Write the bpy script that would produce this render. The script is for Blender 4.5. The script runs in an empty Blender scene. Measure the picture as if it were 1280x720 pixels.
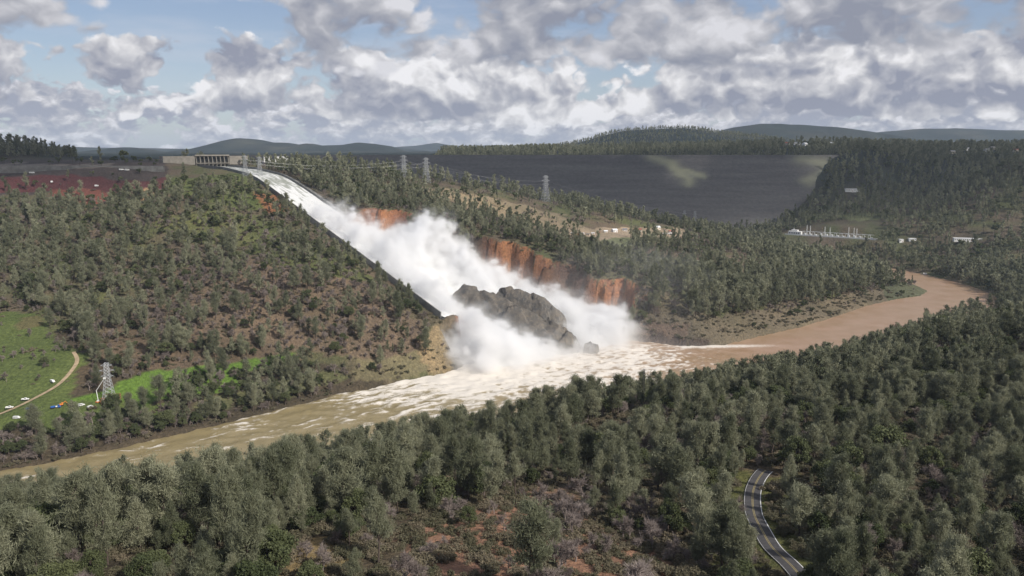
import bpy, bmesh, math, random
import numpy as np
from mathutils import Vector, Matrix
R = math.radians
scene = bpy.context.scene
COL = scene.collection
rng = np.random.default_rng(7)
random.seed(7)

# ------------------------------------------------------------------ camera
CAMZ = 228.0
TH = math.atan(173 / 1000.0)              # horizon sits 173 px above the picture centre
cT, sT = math.cos(TH), math.sin(TH)
cam_d = bpy.data.cameras.new('camera')
cam = bpy.data.objects.new('camera', cam_d); COL.objects.link(cam)
cam_d.sensor_width = 36.0; cam_d.lens = 36.0 * 1000 / 1280
cam_d.clip_start = 1.0; cam_d.clip_end = 60000
cam.location = (0, 0, CAMZ); cam.rotation_euler = (math.pi / 2 - TH, 0, 0)
scene.camera = cam

# ------------------------------------------------------------------ light
SUN_EL, SUN_AZ = R(37), R(-38)            # azimuth measured from +X towards +Y
SUN_DIR = Vector((math.cos(SUN_EL) * math.cos(SUN_AZ), math.cos(SUN_EL) * math.sin(SUN_AZ), math.sin(SUN_EL)))
sun_d = bpy.data.lights.new('sun', 'SUN'); sun_d.energy = 5.0; sun_d.angle = R(0.53); sun_d.color = (1, .95, .87)
sun = bpy.data.objects.new('sun', sun_d); COL.objects.link(sun)
sun.rotation_euler = SUN_DIR.to_track_quat('Z', 'Y').to_euler()
sun.location = (0, 0, 3000)

vs = scene.view_settings
vs.view_transform = 'Standard'; vs.look = 'None'; vs.exposure = 0.06; vs.gamma = 1.0; vs.use_curve_mapping = False
cy = scene.cycles
cy.use_denoising = True
cy.max_bounces = 10; cy.diffuse_bounces = 2; cy.glossy_bounces = 2; cy.transmission_bounces = 2
cy.volume_bounces = 9; cy.transparent_max_bounces = 12
cy.volume_step_rate = 1.2; cy.volume_max_steps = 256
cy.caustics_reflective = False; cy.caustics_refractive = False

# ---- node helper
class NT:
    def __init__(s, tree): s.t = tree; s.n = tree.nodes; s.l = tree.links
    def node(s, typ, **kw):
        n = s.n.new(typ)
        for k, v in kw.items(): setattr(n, k, v)
        return n
    def put(s, sock, v):
        if isinstance(v, bpy.types.NodeSocket): s.l.new(v, sock)
        elif v is not None: sock.default_value = v
    def math(s, op, a, b=None, c=None, clamp=False):
        n = s.node('ShaderNodeMath', operation=op, use_clamp=clamp)
        s.put(n.inputs[0], a); s.put(n.inputs[1], b); s.put(n.inputs[2], c)
        return n.outputs[0]
    def vmath(s, op, a, b=None):
        n = s.node('ShaderNodeVectorMath', operation=op)
        s.put(n.inputs[0], a); s.put(n.inputs[1], b)
        return n.outputs[0]
    def noise(s, vec, scale, detail=4, rough=.5, dist=0, out=0, lac=2.0):
        n = s.node('ShaderNodeTexNoise')
        if vec is not None: s.l.new(vec, n.inputs['Vector'])
        n.inputs['Scale'].default_value = scale; n.inputs['Detail'].default_value = detail
        n.inputs['Roughness'].default_value = rough; n.inputs['Distortion'].default_value = dist
        n.inputs['Lacunarity'].default_value = lac
        return n.outputs[out]
    def mix(s, f, a, b, mode='MIX'):
        n = s.node('ShaderNodeMix', data_type='RGBA', blend_type=mode)
        s.put(n.inputs[0], f); s.put(n.inputs[6], a); s.put(n.inputs[7], b)
        return n.outputs[2]
    def ramp(s, f, stops, interp='LINEAR'):
        n = s.node('ShaderNodeValToRGB'); cr = n.color_ramp; cr.interpolation = interp
        while len(cr.elements) < len(stops): cr.elements.new(.5)
        for e, (p, c) in zip(cr.elements, stops):
            e.position = p; e.color = c if len(c) == 4 else (*c, 1)
        s.put(n.inputs[0], f); return n.outputs[0]
    def smooth(s, x, a, b):
        n = s.node('ShaderNodeMapRange', interpolation_type='SMOOTHSTEP')
        s.put(n.inputs[0], x); s.put(n.inputs[1], a); s.put(n.inputs[2], b)
        n.inputs[3].default_value = 0; n.inputs[4].default_value = 1
        return n.outputs[0]

# ------------------------------------------------------------------ sky: Nishita + cumulus layers
world = bpy.data.worlds.new('World'); scene.world = world; world.use_nodes = True
W = NT(world.node_tree); W.n.clear()
wout = W.node('ShaderNodeOutputWorld'); bg = W.node('ShaderNodeBackground'); bg.inputs[1].default_value = .1
W.l.new(bg.outputs[0], wout.inputs[0])
sky = W.node('ShaderNodeTexSky', sky_type='NISHITA', sun_disc=False)
sky.sun_elevation = SUN_EL; sky.sun_rotation = math.pi / 2 - SUN_AZ
sky.altitude = 300; sky.air_density = 1.0; sky.dust_density = 1.2; sky.ozone_density = 1.5
tc = W.node('ShaderNodeTexCoord'); D = W.vmath('NORMALIZE', tc.outputs['Generated'])
sep = W.node('ShaderNodeSeparateXYZ'); W.l.new(D, sep.inputs[0]); dx, dy, dz = sep.outputs
def cloud_layer(prev, scale, seed, zst, thr, lo, hi, soft, dark, lit, dl=.05, gain=5.0, det=7):
    """one band of cumulus: cover from fractal noise, relief from the noise falling off towards the sun"""
    comb = W.node('ShaderNodeCombineXYZ')
    W.put(comb.inputs[0], W.math('ADD', dx, seed)); W.put(comb.inputs[1], W.math('ADD', dy, seed * .37))
    W.put(comb.inputs[2], W.math('MULTIPLY', dz, zst))
    p = comb.outputs[0]
    warp = W.noise(p, scale * 2.2, 3, .5, out=1)
    p = W.vmath('ADD', p, W.vmath('SCALE', W.vmath('SUBTRACT', warp, (.5, .5, .5)), None))
    sc = p.node.inputs[1].links[0].from_node; sc.inputs['Scale'].default_value = .28 / scale
    def puff(v):                              # rounded heads: fractal noise plus two sizes of cells
        n = W.noise(v, scale, det - 1, .54)
        for k, amp in ((2.6, .34), (6.1, .16)):
            n = W.math('ADD', n, W.math('MULTIPLY', W.math('SUBTRACT', W.math('ABSOLUTE', W.math('SUBTRACT', W.noise(v, scale * k, 0, .5), .5)), .1), amp))
        return n
    n1 = puff(p)
    p2 = W.vmath('ADD', p, (SUN_DIR.x * dl * .35, SUN_DIR.y * dl * .35, dl * 1.25))
    n2 = puff(p2)
    n3 = W.noise(p, scale * .33, 2, .5)
    t = W.math('ADD', thr, W.math('MULTIPLY', W.math('SUBTRACT', .5, n3), .35))
    win = W.math('MULTIPLY', W.smooth(dz, lo[0], lo[1]), W.math('SUBTRACT', 1, W.smooth(dz, hi[0], hi[1])))
    t = W.math('ADD', t, W.math('MULTIPLY', W.math('SUBTRACT', 1, win), .5))
    a = W.smooth(W.math('SUBTRACT', n1, t), 0, soft)
    rel = W.math('MULTIPLY', W.math('SUBTRACT', n1, n2), gain)
    thick = W.math('SUBTRACT', n1, t)
    sh = W.math('ADD', .52, W.math('SUBTRACT', rel, W.math('MULTIPLY', thick, 1.2)), clamp=True)
    c = W.ramp(sh, [(0, dark), (.42, tuple(.5 * (d + l) * .93 for d, l in zip(dark, lit))), (.8, lit), (1, tuple(min(v * 1.18, 9.6) for v in lit))])
    return W.mix(a, prev, c)
cover = W.math('MULTIPLY', dx, -.17)               # the cloud cover thickens towards the right
base = W.mix(W.smooth(dz, .0, .22), W.mix(.5, sky.outputs[0], (5.0, 5.7, 6.9, 1)), W.mix(.55, sky.outputs[0], (2.5, 3.2, 5.1, 1)))
cirrus = W.smooth(W.noise(W.vmath('MULTIPLY', D, (3, 3, 16)), 2.2, 5, .6), .42, .8)
base = W.mix(W.math('MULTIPLY', cirrus, .45), base, (5.6, 6.0, 6.9, 1))
s1 = cloud_layer(base, 20, 3.1, 1.7, W.math('ADD', .35, W.math('MULTIPLY', cover, .2)), (-.05, -.03), (.045, .10), .10, (3.5, 3.75, 4.6), (6.4, 6.4, 6.8), .014, 4.6, 6)
s2 = cloud_layer(s1, 9.2, 8.6, 1.25, W.math('ADD', .405, W.math('MULTIPLY', cover, .35)), (-.004, .05), (.10, .17), .06, (2.9, 3.1, 3.9), (7.3, 7.25, 7.45), .022, 4.8, 8)
s3 = cloud_layer(s2, 7.0, 21.3, 1.45, W.math('ADD', .40, W.math('MULTIPLY', cover, .9)), (.045, .12), (1.5, 2.2), .10, (2.7, 2.9, 3.6), (5.9, 5.9, 6.25), .032, 4.2, 8)
W.l.new(s3, bg.inputs[0])
world.cycles.sampling_method = 'MANUAL'; world.cycles.sample_map_resolution = 512

# ------------------------------------------------------------------ numpy tools
PERM = np.random.default_rng(11).permutation(256).astype(np.int64)
PERM = np.concatenate([PERM, PERM, PERM])
G2 = np.array([(math.cos(a), math.sin(a)) for a in np.linspace(0, 2 * math.pi, 16, endpoint=False)])
G3 = np.random.default_rng(5).normal(size=(32, 3)); G3 /= np.linalg.norm(G3, axis=1)[:, None]
def fade(t): return t * t * t * (t * (t * 6 - 15) + 10)
def perlin2(x, y):
    xi = np.floor(x).astype(np.int64); yi = np.floor(y).astype(np.int64)
    xf = x - xi; yf = y - yi; u = fade(xf); v = fade(yf)
    def g(i, j):
        h = PERM[PERM[(xi + i) & 255] + ((yi + j) & 255)] & 15
        return G2[h, 0] * (xf - i) + G2[h, 1] * (yf - j)
    a = g(0, 0) * (1 - u) + g(1, 0) * u; b = g(0, 1) * (1 - u) + g(1, 1) * u
    return (a * (1 - v) + b * v) * 1.4
def fbm2(x, y, oct=4, gain=.5):
    s = 0; a = 1; tot = 0
    for o in range(oct):
        s = s + a * perlin2(x * 2 ** o + 17.3 * o, y * 2 ** o - 9.1 * o); tot += a; a *= gain
    return s / tot
def perlin3(x, y, z):
    xi = np.floor(x).astype(np.int64); yi = np.floor(y).astype(np.int64); zi = np.floor(z).astype(np.int64)
    xf = x - xi; yf = y - yi; zf = z - zi; u = fade(xf); v = fade(yf); w = fade(zf)
    def g(i, j, k):
        h = PERM[PERM[PERM[(xi + i) & 255] + ((yi + j) & 255)] + ((zi + k) & 255)] & 31
        return G3[h, 0] * (xf - i) + G3[h, 1] * (yf - j) + G3[h, 2] * (zf - k)
    r = []
    for k in (0, 1):
        a = g(0, 0, k) * (1 - u) + g(1, 0, k) * u; b = g(0, 1, k) * (1 - u) + g(1, 1, k) * u
        r.append(a * (1 - v) + b * v)
    return (r[0] * (1 - w) + r[1] * w) * 1.5
def fbm3(x, y, z, oct=4, gain=.5):
    s = 0; a = 1; tot = 0
    for o in range(oct):
        s = s + a * perlin3(x * 2 ** o + 17.3 * o, y * 2 ** o - 9.1 * o, z * 2 ** o + 3.7 * o); tot += a; a *= gain
    return s / tot
def sstep(a, b, x):
    t = np.clip((x - a) / (b - a), 0, 1); return t * t * (3 - 2 * t)
def ray(px, py):
    x = (px - 640) / 1000; v = (360 - py) / 1000
    dy = cT + v * sT; dz = -sT + v * cT
    return x / dy, dz / dy
def P(px, py, z):                         # where a pixel's line of sight meets height z
    a, b = ray(px, py); Y = (z - CAMZ) / b
    return (a * Y, Y, z)
def PY(px, py, Y):
    a, b = ray(px, py); return (a * Y, Y, CAMZ + b * Y)
def proj(X, Y, Z):
    d = Z - CAMZ
    f = Y * cT - d * sT; u = Y * sT + d * cT
    f = np.maximum(f, 1e-3)
    return 640 + 1000 * X / f, 360 - 1000 * u / f
def inpoly(px, py, poly):
    r = np.zeros(np.shape(px), bool); n = len(poly)
    for i in range(n):
        x0, y0 = poly[i]; x1, y1 = poly[(i + 1) % n]
        if y0 == y1: continue
        c = ((y0 > py) != (y1 > py)) & (px < (x1 - x0) * (py - y0) / (y1 - y0) + x0)
        r ^= c
    return r
def segdist(X, Y, pts, closed=False):
    d = np.full(np.shape(X), 1e9); n = len(pts)
    for i in range(n if closed else n - 1):
        x0, y0 = pts[i][:2]; x1, y1 = pts[(i + 1) % n][:2]
        L2 = (x1 - x0) ** 2 + (y1 - y0) ** 2 + 1e-9
        t = np.clip(((X - x0) * (x1 - x0) + (Y - y0) * (y1 - y0)) / L2, 0, 1)
        d = np.minimum(d, np.hypot(X - x0 - t * (x1 - x0), Y - y0 - t * (y1 - y0)))
    return d

# ------------------------------------------------------------------ lay of the land
A0 = np.array([-496., 1400.]); DIRV = np.array([421., -540.]); CH_L = float(np.hypot(*DIRV)); DIRV /= CH_L
NRM = np.array([-DIRV[1], DIRV[0]])       # to the right of the chute, seen from the river
CW = 54.0
SM = np.array([-400, -150, 0, 107, 150, 190, 685, 730, 760, 1200.])
SZ = np.array([196, 194, 191, 184, 177, 168, 43.5, 30, 26, 0.])
def chute_z(s): return np.interp(s, SM, SZ)
def st(X, Y):
    rx = X - A0[0]; ry = Y - A0[1]
    return rx * DIRV[0] + ry * DIRV[1], rx * NRM[0] + ry * NRM[1]
def from_st(s, t): return A0[0] + DIRV[0] * s + NRM[0] * t, A0[1] + DIRV[1] * s + NRM[1] * t

RIV_PX = [(-80, 608), (0, 590), (80, 575), (150, 560), (300, 525), (420, 495), (500, 478), (560, 466), (600, 452), (640, 440), (720, 432),
          (795, 426), (810, 428), (860, 433), (905, 431), (950, 420), (1000, 409), (1050, 394), (1085, 382), (1120, 374), (1150, 370), (1160, 364),
          (1145, 357), (1125, 351), (1100, 343), (1062, 333), (1040, 328), (1040, 324), (1075, 327), (1120, 336), (1170, 346), (1215, 358), (1240, 368), (1250, 376),
          (1255, 385), (1180, 405), (1100, 432), (1020, 462), (950, 484), (870, 494), (800, 507), (680, 527), (560, 550), (430, 577), (300, 592),
          (180, 610), (100, 622), (0, 640), (-80, 662)]
RIV = [P(a, b, 0)[:2] for a, b in RIV_PX]

CP = []
def c_(*pts): CP.extend(pts)
for a, b in RIV_PX: c_(P(a, b, 0)[:2] + (.5,))
# left bank hill
for p in [(0, 540, 14), (0, 500, 26), (0, 440, 46), (0, 400, 62), (0, 340, 90), (0, 290, 122), (0, 255, 150), (0, 235, 168), (0, 222, 184), (0, 212, 197),
          (150, 505, 18), (150, 440, 45), (150, 380, 66), (150, 310, 108), (150, 260, 148), (150, 235, 170), (150, 220, 186), (140, 210, 198),
          (270, 480, 20), (270, 430, 42), (270, 360, 78), (270, 300, 114), (270, 262, 148), (265, 240, 167), (225, 222, 184),
          (350, 470, 15), (350, 400, 56), (350, 330, 96), (350, 285, 125), (430, 440, 30), (430, 380, 64), (430, 330, 92),
          (500, 455, 12), (500, 400, 48), (500, 370, 64), (545, 440, 20), (75, 480, 34), (75, 520, 20),
          # right of the chute
          (420, 230, 172), (450, 212, 192), (560, 228, 166), (470, 250, 150), (600, 268, 122), (660, 290, 105), (700, 270, 105), (780, 300, 78), (840, 310, 62),
          (620, 237, 148), (720, 257, 104), (850, 345, 45), (900, 340, 48), (880, 390, 30), (930, 398, 19), (960, 370, 25), (1000, 350, 30), (1050, 357, 18),
          (1040, 386, 5), (1120, 366, 4), (820, 402, 22), (860, 415, 14), (900, 310, 62), (950, 330, 44), (900, 300, 50), (850, 285, 70),
          # beyond the river, the right hill
          (1000, 320, 20), (1150, 322, 14), (1280, 340, 22), (1040, 292, 48), (1150, 292, 52), (1280, 300, 58), (1150, 250, 105), (1280, 250, 110), (1150, 200, 200), (1280, 200, 204), (1400, 250, 110), (1400, 320, 40)]:
    c_(P(*p))
# the near hill below the camera: pixel and distance
for p in [(1280, 405, 640), (1180, 430, 600), (1100, 455, 560), (1020, 475, 520), (950, 490, 490), (870, 505, 460), (780, 515, 430), (680, 550, 400), (560, 578, 370),
          (430, 598, 330), (300, 626, 290), (180, 650, 280), (60, 682, 290), (-60, 710, 300), (0, 720, 195), (200, 720, 190), (420, 700, 205), (640, 720, 200), (850, 720, 205),
          (1000, 720, 215), (1280, 720, 230), (200, 668, 240), (420, 652, 250), (640, 620, 290), (640, 660, 245), (800, 600, 330), (800, 660, 260), (945, 600, 310), (945, 650, 262),
          (1100, 600, 320), (1100, 520, 430), (1280, 600, 320), (1280, 500, 440), (1200, 460, 530), (1400, 420, 640), (1450, 600, 330),
          (1000, 180, 2700), (1150, 187, 2600), (1280, 182, 2700), (800, 186, 2900), (700, 189, 2900), (900, 184, 2850), (1035, 200, 2260), (1400, 184, 2700)]:
    c_(PY(*p))
c_((0, 100, 128), (-300, 80, 125), (350, 80, 122), (0, -200, 140), (-600, 300, 60), (-900, 1000, 130), (-1000, 1400, 190), (-900, 700, 60), (950, 750, 110), (1050, 1100, 80),
   (-159, 1180, 139), (22, 1090, 93), (151, 1000, 55), (-300, 1950, 60), (0, 1950, 55), (300, 1900, 45), (550, 1880, 40), (630, 1860, 40),
   (760, 1900, 72), (815, 2009, 125), (960, 2190, 226), (895, 2190, 219), (868, 2110, 178), (-600, 1900, 199), (-900, 1800, 200), (-1300, 1700, 205), (-600, 2600, 200), (0, 2500, 195), (500, 2500, 195), (1500, 2200, 190), (-1400, 3000, 205), (1800, 3000, 240), (0, 3400, 215), (1500, 1600, 70))
CP = np.array(CP)
CC = 45.0
def kern(ax, ay, bx, by): return np.sqrt((ax[:, None] - bx[None]) ** 2 + (ay[:, None] - by[None]) ** 2 + CC * CC)
_n = len(CP)
_M = np.zeros((_n + 1, _n + 1)); _M[:_n, :_n] = kern(CP[:, 0], CP[:, 1], CP[:, 0], CP[:, 1]) ; _M[:_n, _n] = 1; _M[_n, :_n] = 1
_M[np.arange(_n), np.arange(_n)] += -6.0
_W = np.linalg.solve(_M, np.append(CP[:, 2], 0))
RIDGES = [(2050, 160, [(-400, 168), (-200, 172), (0, 181), (30, 184), (60, 192), (85, 199), (120, 204), (150, 215)]),
          (6600, 600, [(190, 200), (215, 193), (240, 188), (262, 184), (285, 176), (300, 172.5), (318, 174), (335, 178), (352, 178), (372, 181), (385, 179), (400, 182), (430, 181), (448, 178), (470, 180), (490, 183), (505, 189), (530, 200)]),
          (6000, 500, [(118, 198), (130, 192), (145, 186), (160, 184), (178, 186.5), (195, 192), (210, 198)]),
          (9500, 900, [(-150, 188), (40, 182), (80, 183), (120, 184.5), (180, 185), (230, 186), (270, 187), (420, 182), (470, 182), (510, 186), (560, 192)]),
          (12500, 900, [(380, 190), (480, 185), (520, 182), (545, 178.5), (560, 181), (585, 183), (620, 181), (650, 183), (700, 187), (760, 192)]),
          (4600, 420, [(600, 196), (650, 187), (690, 184), (715, 180), (735, 175), (755, 169), (775, 164), (800, 162), (830, 161), (855, 160), (880, 163), (905, 167), (950, 172), (1000, 178)]),
          (6800, 600, [(850, 175), (885, 167), (920, 159), (950, 154.5), (975, 154), (1005, 156), (1040, 159), (1075, 163), (1110, 168), (1150, 176)]),
          (9000, 800, [(1020, 176), (1060, 169), (1100, 165), (1150, 161), (1200, 160), (1250, 162), (1330, 165), (1500, 168)])]
RID = []
for Y0, sg, pts in RIDGES:
    w = [PY(a, b, Y0) for a, b in pts]; RID.append((Y0, sg, np.array([q[0] for q in w]), np.array([q[2] for q in w])))
GUL_S = np.array([300, 335, 381, 470, 563, 650, 713, 760, 900.])
GUL_T = np.array([30, 62, 126, 175, 217, 250, 262, 225, 215.])      # right rim of the washed-out gully
GFL_S = np.array([250, 320, 350, 411, 480, 548, 616, 685, 730, 760, 900.])
GFL_Z = np.array([150, 128, 112, 88, 64, 44, 26, 9, -1, -3, -3.])
def gully_floor(s): return np.interp(s, GFL_S, GFL_Z)
DAM_Y, DAM_Z, DAM_SL = 2200., 213., 1.75
def dam_face(Y): return DAM_Z - (DAM_Y - Y) / DAM_SL
def scar_(s): return np.clip(np.exp(-((s - 372) / 34) ** 4) + np.exp(-((s - 545) / 46) ** 4) + np.exp(-((s - 706) / 36) ** 4) + .62 * np.exp(-((s - 630) / 80) ** 4), 0, 1)
def height(X, Y):
    X = np.asarray(X, float); Y = np.asarray(Y, float); sh = X.shape; X = X.ravel(); Y = Y.ravel()
    h = np.empty(X.shape)
    for i in range(0, len(X), 20000):
        j = slice(i, i + 20000)
        h[j] = kern(X[j], Y[j], CP[:, 0], CP[:, 1]) @ _W[:_n] + _W[_n]
    far = sstep(2700, 3600, np.hypot(X * .8, Y))
    h = h * (1 - far) + 206 * far
    nz = fbm2(X / 150, Y / 150, 5, .52)
    amp = np.interp(np.hypot(X, Y), [0, 500, 1500, 3000, 9000], [3, 6, 7, 10, 14])
    h = h + nz * amp + sstep(3500, 5500, Y) * 16 * fbm2(X / 330 + 5, Y / 700, 4, .6)
    for Y0, sg, rx, rz in RID:
        top = np.interp(X, rx, rz, left=0, right=0)
        off = fbm2(X / (sg * .9) + 3, Y / (sg * .9), 3) * sg * .35
        sp = np.exp(-((Y + off - Y0) / sg) ** 2)
        lowb = 195 - 400 * (1 - sstep(.0, .08, sp)) - np.where(top < 1, 900, 0)
        h = np.maximum(h, lowb + (top - 195) * sp + (fbm2(X / (sg * .35), Y / (sg * .35), 4) * (top - 195) * .22 * (1 - sp) * sp * 2.))
    # dam: keep the ground below its face in the valley
    # chute corridor
    s, t = st(X, Y)
    cz = chute_z(s)
    side = np.maximum(np.maximum(-t - 2, t - CW - 2), 0)
    b = (1 - sstep(6, 42, side)) * sstep(-240, -170, s) * (1 - sstep(690, 720, s))
    b = b * np.where(t > 20, 1 - sstep(320, 380, s), 1) ; up = sstep(-20, -90, s)
    h = h * (1 - b) + (cz + 3.2 - 5.5 * up - np.where(t < 0, 3.2 * sstep(150, 260, s), 0)) * b
    inch = (t > -3) & (t < CW + 3) & (s > -240) & (s < 345)
    h = np.where(inch, np.minimum(h, cz - 1.2), h)
    inch2 = (t > -3) & (t < 62) & (s >= 345) & (s < 682)
    h = np.where(inch2, np.minimum(h, cz - 1.2), h)
    # washed-out gully right of the broken chute
    wob = fbm2(X / 45, Y / 45, 4) * 34 + fbm2(X / 15, Y / 15, 3) * 13
    rim = np.interp(s, GUL_S, GUL_T) + wob
    soft = 11 + 62 * (1 - scar_(s + 14 * fbm2(X / 25, Y / 25, 2)))
    gs = (s > 300) & (s < 880)
    ins = np.minimum(rim - t, t - (22 + 4 * np.sin(s / 30)))
    ins = np.where(s > 690, np.minimum(rim - t, t + 12), ins)
    ins = np.minimum(ins, np.where(t < CW + 8, (s - 334) * 1.6, (s - 318) * .8))
    g = np.where(gs, sstep(-2, np.where(t > 60, soft, 13), ins), 0)
    gz = gully_floor(s) + fbm2(X / 30, Y / 30, 4) * 7
    h = np.where(gs, h * (1 - g) + np.minimum(h, gz) * g, h)
    # fins of rock along the river bluff
    bm_ = sstep(140, 175, X) * (1 - sstep(300, 400, X)) * sstep(925, 945, Y) * (1 - sstep(985, 1030, Y))
    h = h + bm_ * (5.5 * np.abs(perlin2((X + Y * .3) / 13, Y / 60)) + 2.5 * np.abs(perlin2((X + Y * .3) / 6, Y / 40)) - 2)
    # river
    bx = (X > -800) & (X < 1000) & (Y > 380) & (Y < 1750)
    if bx.any():
        d = segdist(X[bx], Y[bx], RIV, True); ii = inpoly(X[bx], Y[bx], RIV)
        hb = h[bx]
        low = .5 + np.minimum(d, 40) * .28 + fbm2(X[bx] / 12, Y[bx] / 12, 3) * np.minimum(d * .1, 1.5)
        lowest = np.where(g[bx] > .3, -3, low)
        hb = np.where(ii, np.minimum(hb, -1.0 - np.minimum(d * .25, 4)), np.maximum(np.minimum(hb, 4 + d * 1.3), np.where(d < 45, lowest, -50)))
        h[bx] = hb
    return h.reshape(sh)
def hz(x, y): return float(height(np.array([x]), np.array([y]))[0])
def hit(px, py, y0=150, y1=4000):         # first point where the line of sight meets the ground
    a, b = ray(px, py)
    Y = np.arange(y0, y1, 4.); h = height(a * Y, Y); z = CAMZ + b * Y
    k = np.argmax(h > z)
    if not (h > z).any(): k = len(Y) - 1
    return (a * Y[k], Y[k], h[k])

# ------------------------------------------------------------------ mesh helpers
def tag(o, label=None, cat=None, group=None, kind=None):
    if label: o['label'] = label
    if cat: o['category'] = cat
    if group: o['group'] = group
    if kind: o['kind'] = kind
    return o
def mesh_np(name, V, F, smooth=False):
    """F: (n,3) or (n,4) int array"""
    m = bpy.data.meshes.new(name); V = np.asarray(V, np.float32); F = np.asarray(F, np.int32)
    m.vertices.add(len(V)); m.vertices.foreach_set('co', V.ravel())
    k = F.shape[1]
    m.loops.add(F.size); m.loops.foreach_set('vertex_index', F.ravel())
    m.polygons.add(len(F)); m.polygons.foreach_set('loop_start', np.arange(0, F.size, k, dtype=np.int32))
    m.polygons.foreach_set('loop_total', np.full(len(F), k, np.int32))
    if smooth: m.polygons.foreach_set('use_smooth', np.ones(len(F), bool))
    m.update(calc_edges=True); m.validate()
    return m
def link(name, mesh, parent=None, mat=None, loc=None):
    o = bpy.data.objects.new(name, mesh); COL.objects.link(o)
    if parent is not None: o.parent = parent
    if mat is not None and mesh is not None and not mesh.materials: mesh.materials.append(mat)
    if loc is not None: o.location = loc
    return o
def empty(name, loc, rz=0, label=None, cat=None, group=None):
    o = bpy.data.objects.new(name, None); COL.objects.link(o); o.location = loc; o.rotation_euler = (0, 0, rz)
    o.empty_display_size = .5
    return tag(o, label, cat, group)
class MB:
    def __init__(s): s.v = []; s.f = []
    def add(s, v, f):
        b = len(s.v); s.v += [tuple(p) for p in v]; s.f += [tuple(i + b for i in q) for q in f]; return s
    def box(s, x0, x1, y0, y1, z0, z1):
        return s.add([(x0, y0, z0), (x1, y0, z0), (x1, y1, z0), (x0, y1, z0), (x0, y0, z1), (x1, y0, z1), (x1, y1, z1), (x0, y1, z1)],
                     [(0, 3, 2, 1), (4, 5, 6, 7), (0, 1, 5, 4), (1, 2, 6, 5), (2, 3, 7, 6), (3, 0, 4, 7)])
    def bar(s, a, b, r, n=4, r2=None):
        a = Vector(a); b = Vector(b); d = (b - a)
        if d.length < 1e-6: return s
        d.normalize(); u = d.orthogonal().normalized(); w = d.cross(u); r2 = r if r2 is None else r2
        v = []
        for c, rr in ((a, r), (b, r2)):
            for k in range(n):
                q = 2 * math.pi * (k + .5) / n; v.append(c + (u * math.cos(q) + w * math.sin(q)) * rr)
        f = [(k, (k + 1) % n, n + (k + 1) % n, n + k) for k in range(n)] + [tuple(range(n))[::-1], tuple(range(n, 2 * n))]
        return s.add(v, f)
    def prism(s, prof, y0, y1):            # profile in x,z swept along y
        n = len(prof)
        v = [(x, y0, z) for x, z in prof] + [(x, y1, z) for x, z in prof]
        f = [tuple(range(n))[::-1], tuple(range(n, 2 * n))] + [(k, (k + 1) % n, n + (k + 1) % n, n + k) for k in range(n)]
        f = [q[::-1] for q in f]
        return s.add(v, f)
    def mesh(s, name='m'):
        m = bpy.data.meshes.new(name); m.from_pydata(s.v, [], s.f)
        bm = bmesh.new(); bm.from_mesh(m); bmesh.ops.recalc_face_normals(bm, faces=bm.faces); bm.to_mesh(m); bm.free()
        return m
    def build(s, name, mat, parent=None): return link(name, s.mesh(name), parent, mat)
def copy_tree(o, parent=None):
    c = o.copy(); COL.objects.link(c); c.parent = parent
    for ch in list(o.children): copy_tree(ch, c)
    return c

# ------------------------------------------------------------------ materials
MATS = {}
def material(name):
    m = bpy.data.materials.new(name); m.use_nodes = True; t = NT(m.node_tree)
    b = m.node_tree.nodes['Principled BSDF']; MATS[name] = m
    return m, t, b
def simple(name, col, rough=.7, var=.15, scale=1.0, metal=0, bump=0):
    m, t, b = material(name)
    tcn = t.node('ShaderNodeTexCoord')
    n = t.noise(tcn.outputs['Object'], scale, 5, .6)
    c = t.mix(t.math('MULTIPLY', t.smooth(n, .3, .75), 1), tuple(x * (1 - var) for x in col) + (1,), tuple(min(1, x * (1 + var)) for x in col) + (1,))
    t.l.new(c, b.inputs['Base Color']); b.inputs['Roughness'].default_value = rough; b.inputs['Metallic'].default_value = metal
    if bump:
        bn = t.node('ShaderNodeBump'); bn.inputs['Strength'].default_value = .6; bn.inputs['Distance'].default_value = bump
        t.l.new(t.noise(tcn.outputs['Object'], scale * 4, 5, .6), bn.inputs['Height']); t.l.new(bn.outputs[0], b.inputs['Normal'])
    return m
M_conc = simple('concrete', (.27, .245, .21), .85, .2, .15)
M_concd = simple('weathered_concrete', (.17, .165, .155), .9, .3, .12)
M_dark = simple('dark_steel', (.02, .022, .025), .6, .2, .5)
M_steel = simple('galvanized_steel', (.42, .43, .44), .5, .1, .5, .4)
M_asph = simple('asphalt', (.055, .052, .055), .9, .25, .6)
M_paintw = simple('white_road_paint', (.7, .7, .68), .7, .15, 1)
M_painty = simple('yellow_road_paint', (.3, .24, .1), .7, .2, 1)
M_dirt = simple('track_dirt', (.36, .27, .17), .95, .25, .3)
M_white = simple('white_paint', (.78, .78, .76), .4, .06, .5)
M_blue = simple('blue_paint', (.03, .12, .42), .4, .1, .5)
M_orange = simple('orange_paint', (.7, .22, .04), .5, .1, .5)
M_glass = simple('dark_glass', (.02, .025, .03), .1, .1, 1)
M_tyre = simple('tyre_rubber', (.02, .02, .02), .9, .1, 1)
M_wall_c = simple('cream_wall', (.58, .53, .44), .8, .1, .3)
M_wall_w = simple('white_wall', (.72, .71, .69), .8, .08, .3)
M_roof_r = simple('red_brown_roof', (.3, .09, .06), .85, .2, .4)
M_roof_g = simple('grey_roof', (.2, .2, .21), .85, .2, .4)
M_roof_w = simple('white_metal_roof', (.75, .75, .76), .5, .08, .2)
M_rust = simple('red_oxide_steel', (.24, .09, .055), .8, .25, .6)
M_wire = simple('conductor_wire', (.3, .3, .31), .5, .05, .3, .3)

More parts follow.
